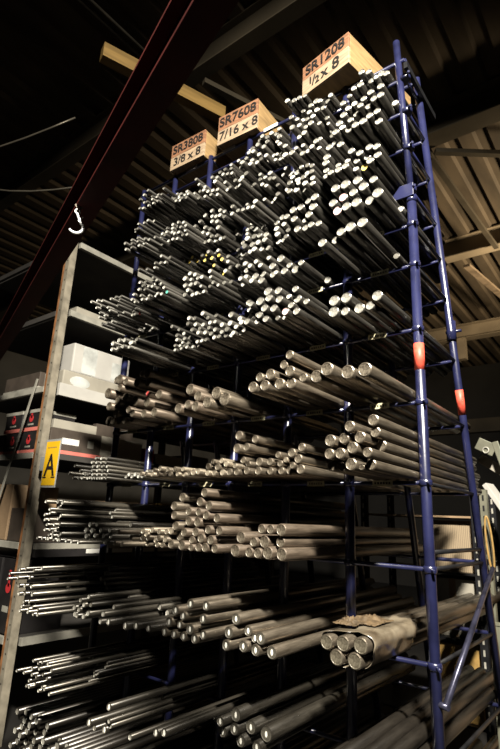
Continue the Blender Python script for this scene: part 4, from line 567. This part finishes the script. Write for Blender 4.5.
hk = thing('hanging_hook', 'bright steel lifting hook on a grey sling below the red beam', 'hook', tuple(bpnt(.337, 1.765, 2.6)))
def hookm(bm):
    P = []
    for k in range(15):
        a = math.radians(60 - k * 17.5); P.append((.0 + .020 * math.cos(a), 0, -.060 + .020 * math.sin(a)))
    P = [(-.002, 0, -.014), (.003, 0, -.026), (.008, 0, -.036)] + P[0:13]
    R = [.0035, .004, .0045] + [.0048 - abs(k - 6) * .00012 for k in range(12)] + [.0025]
    tube(bm, P, R, 10)
    ring = [(-.002 + .007 * math.cos(t * PI / 6), 0, -.008 + .007 * math.sin(t * PI / 6)) for t in range(13)]
    tube(bm, ring, .0026, 8, cap=False)
h1 = part('hook_body', M['chrome'], hk, hookm); h1.scale = (1.25, 1.25, 1.25); h1.rotation_euler = (0, 0, 1.0); h1.location = (0, 0, -.013)
h2 = part('latch', M['chrome'], hk, lambda bm: box(bm, -.002, .002, -.004, .004, 0, .026)); h2.location = (.004, .004, -.064); h2.rotation_euler = (0, .5, 1.0)
part('sling', M['sling'], hk, lambda bm: (tube(bm, [(.0, .0, -.018), (-.004, .016, 0)], .0022, 6), tube(bm, [(.0, .0, -.018), (-.002, -.016, 0)], .0022, 6), tube(bm, [(0, .016, -.0), (0, -.016, 0.0)], .0022, 6)))

# ------------------------------------------------------------------ left shelving and its stock
sh = thing('pallet_shelving', 'tall shelving with a cream punched corner upright left of the bar rack', 'shelving', (-3.6, 2.09, 0))
SO = Vector((-3.6, 2.09, 0))
def spart(name, m, fn, parent=None):
    bm = bmesh.new(); fn(bm); bmesh.ops.translate(bm, verts=bm.verts, vec=-SO); return obj(name, bm, m, parent or sh)
ups = [(-3.64, 2.05), (-3.64, 4.6), (-5.1, 2.05), (-5.1, 4.6), (-3.64, 7.2), (-5.1, 7.2)]
for (x, y) in ups:
    def f(bm, x=x, y=y):
        box(bm, x - .006, x + .044, y + .0, y + .005, 0, 3.74)
        box(bm, x + .039, x + .044, y + .005, y + .06, 0, 3.74)
        z = .1
        while z < 3.7:
            for xx in (x + .019,):
                vs = tube(bm, [(xx, y - .0006, z), (xx, y + .0004, z)], .007, 8, mi=1)
            z += .09
    u = spart('upright', M['cream'], f); u.data.materials.append(M['ink'])
    spart('upright_edge', M['rust'], lambda bm: box(bm, x - .035, x - .0065, y + .001, y + .05, 0, 3.74), u)['label'] = 'rusty orange edge'
levels = [(3.68, .05, 'beam_grey'), (3.06, .05, 'beam_grey'), (2.42, .10, 'white_board'), (1.90, .045, 'deck_dark'), (1.245, .04, 'beam_grey'), (.62, .05, 'beam_grey')]
for z, h, m in levels:
    for (y0, y1) in ((2.12, 4.59), (4.67, 7.19)):
        spart('front_beam', M[m], lambda bm: box(bm, -3.60, -3.565, y0, y1, z - h / 2, z + h / 2, bev=.002))
        spart('shelf_deck', M['deck_dark'], lambda bm: box(bm, -5.06, -3.605, y0, y1, z - .0, z + .02))
    spart('end_beam', M['beam_grey' if z < 2 and z > 1.3 or z < 1.3 or m == 'white_board' else 'deck_dark'], lambda bm: box(bm, -5.02, -3.69, 2.055, 2.085, z - .025, z + .02, bev=.002))
spart('brace', M['beam_grey'], lambda bm: box(bm, -.012, .012, 0, .006, 0, 1.05, M4=Matrix.Translation((-4.07, 2.03, 1.5)) @ Matrix.Rotation(.30, 4, 'Y')))
spart('label_strip', M['white_print'], lambda bm: [box(bm, -3.5648, -3.5635, 2.30 + k * .25, 2.30 + k * .25 + .21, 1.19, 1.222) for k in range(1, 6)])
spart('label_rail', M['carton_black'], lambda bm: box(bm, -3.60, -3.565, 2.12, 4.59, 1.17, 1.2245))

def carton(x0, x1, y0, y1, z0, h, m, label, stripe=None, logo=True, face='y', group='cartons on the left shelving', lab=True, lid=None):
    t = thing('carton', label, 'box', ((x0 + x1) / 2, (y0 + y1) / 2, z0), 0, group)
    w, dd = (x1 - x0) / 2, (y1 - y0) / 2
    pbox('body', M[m], t, -w, w, -dd, dd, 0.0, h, bev=.004)
    if stripe: pbox('base_tray', M[stripe], t, -w - .004, w + .004, -dd - .004, dd + .004, 0.0, h * .17)
    if lid: pbox('lid', M[lid], t, -w - .005, w + .005, -dd - .005, dd + .005, h * .86, h + .004, bev=.002)
    if logo:
        if face == 'y':
            part('emblem', M['red_print'], t, lambda bm: (tube(bm, [(0, -dd - .0016, h * .60), (0, -dd - .0004, h * .60)], min(h * .17, .034), 16), box(bm, -.012, .012, -dd - .0016, -dd - .0004, h * .62, h * .85)))
            pbox('print', M['beam_grey'], t, -w * .35, w * .35, -dd - .0016, -dd - .0004, h * .28, h * .36)
        else:
            part('emblem', M['red_print'], t, lambda bm: (tube(bm, [(-w * .1, -dd - .0016, h * .60), (-w * .1, -dd - .0004, h * .60)], min(h * .17, .034), 16), box(bm, -w * .1 - .012, -w * .1 + .012, -dd - .0016, -dd - .0004, h * .62, h * .85)))
    if lab and face == 'x':
        pbox('label', M['white_print'], t, w + .0004, w + .0016, -dd * .55, dd * .1, h * .42, h * .66)
        pbox('print', M['beam_grey'], t, w + .0004, w + .0016, dd * .45, dd * .7, h * .4, h * .7)
    return t
zf = 1.921
carton(-3.98, -3.76, 2.10, 2.42, zf, .175, 'carton_black', 'black carton with red emblem, lower row left of the cream upright', 'pink_stripe')
carton(-4.23, -4.01, 2.10, 2.42, zf, .175, 'carton_black', 'black carton with red emblem, lower row at the frame\'s left edge', 'pink_stripe')
carton(-4.49, -4.26, 2.10, 2.42, zf, .175, 'carton_black', 'black carton, lower row, farthest left of the cream upright', 'pink_stripe')
carton(-3.99, -3.76, 2.10, 2.42, zf + .180, .17, 'carton_black', 'black carton with grey lid and pale red base, upper row beside the upright', 'pink_stripe', lid='beam_grey')
carton(-4.28, -4.02, 2.10, 2.42, zf + .180, .17, 'carton_black', 'black carton with red emblem, upper row at the frame\'s left edge', 'pink_stripe', lid='beam_grey')
carton(-3.735, -3.612, 2.13, 2.60, zf, .20, 'carton_dark', 'dark brown carton with white label right of the cream upright', 'pink_stripe', face='x')
carton(-3.735, -3.63, 2.61, 3.06, zf, .205, 'carton_pale', 'pale carton beside the dark brown carton right of the upright', None, False)
carton(-3.735, -3.64, 2.16, 2.56, zf + .2045, .07, 'carton_pale', 'flat white carton lying on the dark brown carton', None, False)
carton(-3.735, -3.68, 2.58, 2.98, zf + .2095, .10, 'carton_dark', 'dark flat carton lying on the pale carton', None, False)
carton(-3.9, -3.62, 3.08, 3.20, zf, .16, 'red_print', 'small red carton seen behind the left end of the rack', None, False)
carton(-3.9, -3.62, 3.22, 3.62, zf, .13, 'carton_pale', 'white carton seen through the rack between its blue posts', None, False)
carton(-3.9, -3.62, 3.66, 3.95, zf, .17, 'carton_dark', 'dark carton seen through the rack behind the white one', None, False)
carton(-3.95, -3.70, 2.10, 2.5, 1.266, .24, 'carton_dark', 'dull brown carton on the shelf below the black cartons, beside upright', None, False)
carton(-4.25, -3.98, 2.10, 2.5, 1.266, .42, 'carton_tan', 'tan carton on the shelf below the black cartons, left edge', None, False)
carton(-3.9, -3.63, 2.80, 3.25, 1.266, .33, 'carton_tan', 'tan carton on the middle shelf seen behind the rack\'s thin bars', None, False)
carton(-3.9, -3.63, 3.30, 3.50, 1.266, .34, 'timber', 'orange carton on the middle shelf seen through the rack', None, False)
carton(-3.93, -3.70, 2.10, 2.5, .641, .50, 'carton_black', 'black carton with round red emblem below the lower shelf beam', None, True)
carton(-4.25, -3.96, 2.10, 2.5, .641, .50, 'carton_black', 'black carton at the lower left edge of the picture', 'red_print', True)
for k in range(3):
    carton(-3.9, -3.63, 3.45 + k * .36, 3.78 + k * .36, .641, .47, ('carton_dark', 'carton_pale', 'carton_black', 'carton_pale')[k], ('dark', 'pale', 'black', 'off-white')[k] + ' carton low on the shelving seen between the lower rack shelves, ' + ('nearest', 'middle', 'farthest')[k] + ' of three', None, False)
# plastic packed goods on the white fronted shelf
w1 = thing('shrink_wrapped_package', 'pale shrink-wrapped package with a clear window on the white-fronted shelf', 'package', (-3.75, 2.45, 2.441))
pbox('base', M['carton_pale'], w1, -.14, .14, -.29, .33, 0, .155, bev=.01)
part('window_bulge', M['plastic'], w1, lambda bm: bmesh.ops.create_uvsphere(bm, u_segments=24, v_segments=12, radius=1, matrix=Matrix.Translation((.132, -.13, .08)) @ Matrix.Diagonal((.016, .11, .055, 1))))
w2 = thing('white_package', 'white and grey taped package stacked on the shrink-wrapped package', 'package', (-3.75, 2.48, 2.5965))
pbox('body', M['white_board'], w2, -.13, .13, -.25, .33, 0, .25, bev=.012)
pbox('tape', M['plastic'], w2, .1305, .132, -.16, -.02, .01, .24)
pbox('tape', M['plastic'], w2, .1305, .132, .14, .26, .02, .18)
w3 = thing('grey_crate', 'dark crate on the shelf left of the cream upright', 'crate', (-4.19, 2.35, 2.441))
pbox('body', M['carton_dark'], w3, -.28, .28, -.22, .22, 0, .17, bev=.006)
pbox('rim', M['beam_grey'], w3, -.285, .285, -.226, .226, .02, .045, bev=.003)
w4 = thing('flat_panel', 'pale beige panel lying on the upper shelf left of the upright', 'panel', (-4.0, 2.75, 3.081))
pbox('sheet', M['carton_pale'], w4, -.38, .33, -.52, .5, 0, .10, bev=.004)

# sign
sg = thing('aisle_sign', 'yellow aisle sign with black letter A on the cream upright', 'sign', (-3.375, 2.035, 1.825), 0)
sgr = sg
pbox('backing', M['sign_edge'], sg, -.105, .085, -.004, 0, -.172, .172, bev=.002)
pbox('face', M['yellow'], sg, -.094, .074, -.0062, -.0042, -.156, .156)
tA = text_part('letter', 'A', M['ink'], sg, .22, (-.010, -.0072, -.022), (PI / 2, 0, 0), .85, .003)
pbox('letter_foot', M['ink'], sg, -.088, -.042, -.0076, -.0066, -.105, -.096)
pbox('letter_foot', M['ink'], sg, .022, .068, -.0076, -.0066, -.105, -.096)
pbox('arm', M['sign_edge'], sg, -.16, -.1055, .0005, .008, -.05, .05)
part('lettering', M['timber'], sg, lambda bm: [box(bm, -.070 + k * .013, -.060 + k * .013, -.0070, -.0062, .108, .116) for k in range(9)])

# ------------------------------------------------------------------ small shelving right behind the rack, with its stock
rs = thing('slotted_angle_shelving', 'dark slotted-angle shelving standing behind the right end of the rack', 'shelving', (-1.0, 3.45, 0))
def slotpost(bm, x, y, h, m=0, sx=1):
    box(bm, x - .02, x + .02, y, y + .003, 0, h); box(bm, x + sx * .02 - .0015, x + sx * .02 + .0015, y + .003, y + .04, 0, h)
    z = .06
    while z < h - .05:
        box(bm, x - .0055, x + .0055, y - .0008, y - .0001, z, z + .034, 1); z += .062
for (x, y, h) in ((-.885, 3.40, 1.80), (-1.62, 3.40, 1.80), (-.885, 3.86, 1.80), (-1.62, 3.86, 1.80)):
    q = part('slotted_post', M['black_iron'], rs, lambda bm: slotpost(bm, x + 1.0, y - 3.45, h)); q.data.materials.append(M['beam_grey'])
for z in (1.565, 1.23, .86, .42):
    pbox('shelf', M['carton_tan'] if z == 1.565 else M['black_iron'], rs, -.62, .095, -.042, .40, z, z + .012)
bx = thing('cardboard_box', 'corrugated cardboard box under the top shelf behind the rack', 'box', (-1.06, 3.6, 1.2425)); pbox('body', M['corr'], bx, -.13, .13, -.14, .15, 0, .30, bev=.004); pbox('flap', M['carton_tan'], bx, -.13, .13, -.14, .15, .3005, .306)
bx = thing('cardboard_box', 'dull grey carton on the shelf below the corrugated box', 'box', (-1.06, 3.6, .8725)); pbox('body', M['carton_pale'], bx, -.14, .14, -.14, .15, 0, .33, bev=.004); pbox('tape', M['carton_tan'], bx, -.02, .02, -.1412, -.1402, 0, .33)
bx = thing('cardboard_box', 'orange-brown carton low behind the diagonal blue brace', 'box', (-1.02, 3.6, .4325)); pbox('body', M['timber'], bx, -.14, .10, -.15, .15, 0, .40, bev=.004); pbox('tape', M['carton_tan'], bx, -.02, .02, -.1512, -.1502, 0, .40)
lp = thing('steel_upright', 'olive slotted upright standing between the blue back post and timbers', 'upright', (-.832, 3.42, 0))
q = part('post', M['olive'], lp, lambda bm: slotpost(bm, 0, 0, 1.74, sx=1)); q.data.materials.append(M['black_iron'])
lp = thing('pale_post', 'pale olive square post at the lower right edge of the picture', 'post', (-.700, 2.95, 0)); pbox('post', M['olive'], lp, -.03, .03, -.02, .02, 0, 1.05, bev=.003); pbox('cap', M['olive'], lp, -.034, .034, -.024, .024, 1.05, 1.06)
cr = thing('timber_crate', 'tan case standing behind the rack at the right edge', 'crate', (-.40, 3.75, 0))
pbox('base', M['carton_tan'], cr, -.36, .4, -.2, .3, 0, 1.40, bev=.006)
pbox('lid', M['carton_pale'], cr, -.37, .41, -.21, .31, 1.401, 1.43, bev=.006)
def plank(name, lab, p0, p1, w, t, m):
    p0, p1 = Vector(p0), Vector(p1); dd = (p1 - p0); L = dd.length; th = bpy.data.objects.new(name, None)
    bm = bmesh.new(); box(bm, -w / 2, w / 2, 0, L, -t / 2, t / 2, bev=.003)
    o = obj(name, bm, M[m]); o.location = p0; o.rotation_euler = dd.to_track_quat('Y', 'Z').to_euler(); return tag(o, lab, 'timber')
plank('timber_board', 'white board leaning on the tan case behind the rack, right edge', (-.62, 3.52, 1.445), (-.83, 3.56, 1.78), .11, .03, 'white_board')
plank('timber_board', 'pale squared timber above the white leaning board behind the rack', (-.55, 3.75, 1.72), (-.90, 3.72, 1.97), .06, .06, 'carton_pale')
bk = thing('steel_bracket', 'grey angled bracket with a ring behind the topmost rack bars at right', 'bracket', (-.80, 3.6, 2.0))
part('plate', M['olive'], bk, lambda bm: box(bm, -.10, .02, -.01, .01, -.03, .05, M4=Matrix.Rotation(.5, 4, 'Y'), bev=.004))
part('plate', M['olive'], bk, lambda bm: box(bm, .02, .06, -.012, .012, -.16, .05, M4=Matrix.Rotation(-.25, 4, 'Y'), bev=.004))
part('ring', M['beam_grey'], bk, lambda bm: tube(bm, [(-.03 + .018 * math.cos(t * PI / 8), -.016, .005 + .018 * math.sin(t * PI / 8)) for t in range(17)], .005, 8, cap=False))
wh = thing('wooden_hoop', 'bent yellow wooden hoop hanging behind the rack at the right edge', 'hoop', (-.800, 3.36, 1.425))
hoop = [(.016 * math.cos(t * PI / 12) , 0, .155 * math.sin(t * PI / 12)) for t in range(25)]
q = part('hoop', M['timber'], wh, lambda bm: tube(bm, hoop, .006, 8, cap=False)); q.rotation_euler = (0, -.05, .3)

# ------------------------------------------------------------------ building shell
def corrugated(bm, x0, x1, y0, y1, z, per=.30, dep=.045):
    prof = []; x = x0
    while x < x1:
        prof += [(x, z), (x + per * .45, z), (x + per * .55, z + dep), (x + per * .9, z + dep)]; x += per
    prof.append((x, z))
    a = [bm.verts.new((p[0], y0, p[1])) for p in prof]; b = [bm.verts.new((p[0], y1, p[1])) for p in prof]
    for k in range(len(prof) - 1): bm.faces.new((a[k], a[k + 1], b[k + 1], b[k]))
RZ = 5.75
bm = bmesh.new(); corrugated(bm, -12, 7, -6, 14.2, RZ); o = struct('ceiling', bm, M['roof']); sm = o.modifiers.new('t', 'SOLIDIFY'); sm.thickness = .01
bm = bmesh.new(); box(bm, -12, 7, -6, 14, -.1, 0); struct('floor', bm, M['floor'])
bm = bmesh.new(); box(bm, -12.1, -12, -6, 14, 0, RZ); struct('wall_left', bm, M['wall_pale'])
bm = bmesh.new(); box(bm, 7, 7.1, -6, 14, 0, RZ); struct('wall_right', bm, M['wall'])
bm = bmesh.new(); box(bm, -12, 7, 14, 14.1, 0, RZ); struct('wall_back', bm, M['wall'])
bm = bmesh.new(); box(bm, -12, 7, -6.1, -6, 0, RZ); struct('wall_front', bm, M['wall'])
def ibeam(bm, x0, x1, y, z0, h, w):
    box(bm, x0, x1, y - w / 2, y + w / 2, z0, z0 + .015); box(bm, x0, x1, y - .006, y + .006, z0 + .015, z0 + h - .015); box(bm, x0, x1, y - w / 2, y + w / 2, z0 + h - .015, z0 + h)
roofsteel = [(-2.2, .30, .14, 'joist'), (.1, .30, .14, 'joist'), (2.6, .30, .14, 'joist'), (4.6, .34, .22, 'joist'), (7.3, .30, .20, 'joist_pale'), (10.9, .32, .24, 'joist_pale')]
pos = ['farthest in front', 'above the aisle', 'just above the rack\'s wooden boxes', 'beyond the rack at upper right', 'pale, across the right of the rack', 'palest and farthest, low at right']
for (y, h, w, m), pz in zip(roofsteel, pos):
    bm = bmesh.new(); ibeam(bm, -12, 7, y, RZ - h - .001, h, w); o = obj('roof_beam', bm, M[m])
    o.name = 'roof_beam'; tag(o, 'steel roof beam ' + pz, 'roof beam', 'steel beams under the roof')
# lengthwise roof members
def memb(name, lab, p0, p1, w, h, m, cat='roof brace'):
    p0, p1 = Vector(p0), Vector(p1); dd = p1 - p0
    bm = bmesh.new(); box(bm, -w / 2, w / 2, 0, dd.length, -h / 2, h / 2); o = obj(name, bm, M[m]); o.location = p0; o.rotation_euler = dd.to_track_quat('Y', 'Z').to_euler(); return tag(o, lab, cat)
memb('roof_brace', 'dark steel brace crossing the roof above the middle wooden box', (-2.77, 2.62, 5.36), (-2.05, 4.5, 5.36), .06, .05, 'joist')
memb('roof_brace', 'steel roof brace running to the pale beam right of the rack', (-1.42, 4.72, 5.36), (-1.30, 7.2, 5.40), .06, .05, 'joist')
memb('roof_brace', 'diagonal steel brace at the upper right edge of the roof', (-1.35, 4.72, 5.36), (-.2, 5.6, 5.36), .06, .05, 'joist')
memb('lit_joist', 'joist under the roof at the right edge, its reflected light painted pale orange', (-1.78, 7.45, 5.36), (-1.48, 9.6, 5.36), .10, .04, 'wood_pale', 'rail')  # pale colour stands in for light reflected off this joist
memb('timber_beam', 'yellow timber beam hanging under the dark roof at upper left', (-2.98, 1.70, 5.0), (-2.62, 2.75, 5.0), .09, .13, 'timber', 'timber')
memb('roof_post', 'short pale post below the farthest roof beam', (-2.80, 10.8, 5.42), (-2.80, 10.8, 4.95), .16, .16, 'joist_pale', 'post')
memb('wall_rail', 'dim brown rail along the dark back wall right of the rack', (-6, 13.9, 4.1), (0, 13.9, 4.1), .12, .35, 'joist', 'rail')
for k, xx in enumerate((-3.10, -3.03)):
    bm = bmesh.new(); tube(bm, [(xx, -1, 5.433), (xx, 2.64, 5.433)], .014, 8); o = obj('conduit', bm, M['galv']); tag(o, ('left' if k == 0 else 'right') + ' one of two thin conduits under the dark roof', 'conduit', 'conduits under the roof')
for k, (a, b_) in enumerate((((-5.6, .8, 4.7), (-3.6, 1.9, 4.85)), ((-5.6, 1.1, 4.9), (-3.9, 2.4, 4.6)))):
    bm = bmesh.new(); a, b_ = Vector(a), Vector(b_); tube(bm, [a.lerp(b_, t / 10) + Vector((0, 0, -.25 * math.sin(PI * t / 10))) for t in range(11)], .008, 6); o = obj('cable', bm, M['galv']); tag(o, ('slack thin cable at the far upper left', 'second slack cable crossing the first at upper left')[k], 'cable', 'cables in the dark upper left')

# ------------------------------------------------------------------ lights
def area(name, loc, tgt, size, power, col, sy=None, spread=110):
    l = bpy.data.lights.new(name, 'AREA'); l.energy = power; l.color = col; l.size = size; l.spread = math.radians(spread)
    if sy: l.shape = 'RECTANGLE'; l.size_y = sy
    o = bpy.data.objects.new(name, l); C.objects.link(o); o.location = loc
    o.rotation_euler = (Vector(tgt) - Vector(loc)).to_track_quat('-Z', 'Y').to_euler(); return o
area('aisle_lamp', (1.1, -.9, 5.2), (-1.5, 2.0, 1.9), .4, 380, (1, .94, .82), .25, 95)
def point(name, loc, power, col, r=.25):
    l = bpy.data.lights.new(name, 'POINT'); l.energy = power; l.color = col; l.shadow_soft_size = r
    o = bpy.data.objects.new(name, l); C.objects.link(o); o.location = loc; return o
area('added_roof_uplight', (1.9, 6.9, 3.5), (-.2, 7.6, 5.7), .8, 175, (1, .82, .56), .6, 112)  # unseen uplight added to brighten the roof at back right
w = bpy.data.worlds.new('dim_hall'); bpy.context.scene.world = w; w.use_nodes = True
w.node_tree.nodes['Background'].inputs[0].default_value = (.9, .85, .75, 1); w.node_tree.nodes['Background'].inputs[1].default_value = .003

# ------------------------------------------------------------------ camera
p, r, y = [math.radians(a) for a in (15.9, 2.6, -38.3)]
f = Vector((math.cos(p) * math.sin(y), math.cos(p) * math.cos(y), math.sin(p)))
right = Vector((math.cos(y), -math.sin(y), 0)); up = right.cross(f)
rr = right * math.cos(r) + up * math.sin(r); uu = up * math.cos(r) - right * math.sin(r)
cam = bpy.data.cameras.new('camera'); co = bpy.data.objects.new('camera', cam); C.objects.link(co)
co.matrix_world = Matrix(((rr.x, uu.x, -f.x, 0), (rr.y, uu.y, -f.y, 0), (rr.z, uu.z, -f.z, 1.5), (0, 0, 0, 1)))
cam.sensor_fit = 'HORIZONTAL'; cam.sensor_width = 24; cam.lens = 24 * 508 / 500; cam.clip_start = .05
cam.dof.use_dof = True; cam.dof.focus_distance = 2.15; cam.dof.aperture_fstop = 4.5
sc = bpy.context.scene; sc.camera = co
sc.view_settings.view_transform = 'Standard'; sc.view_settings.look = 'None'; sc.view_settings.gamma = 1; sc.view_settings.exposure = 1.15; sc.view_settings.use_curve_mapping = False
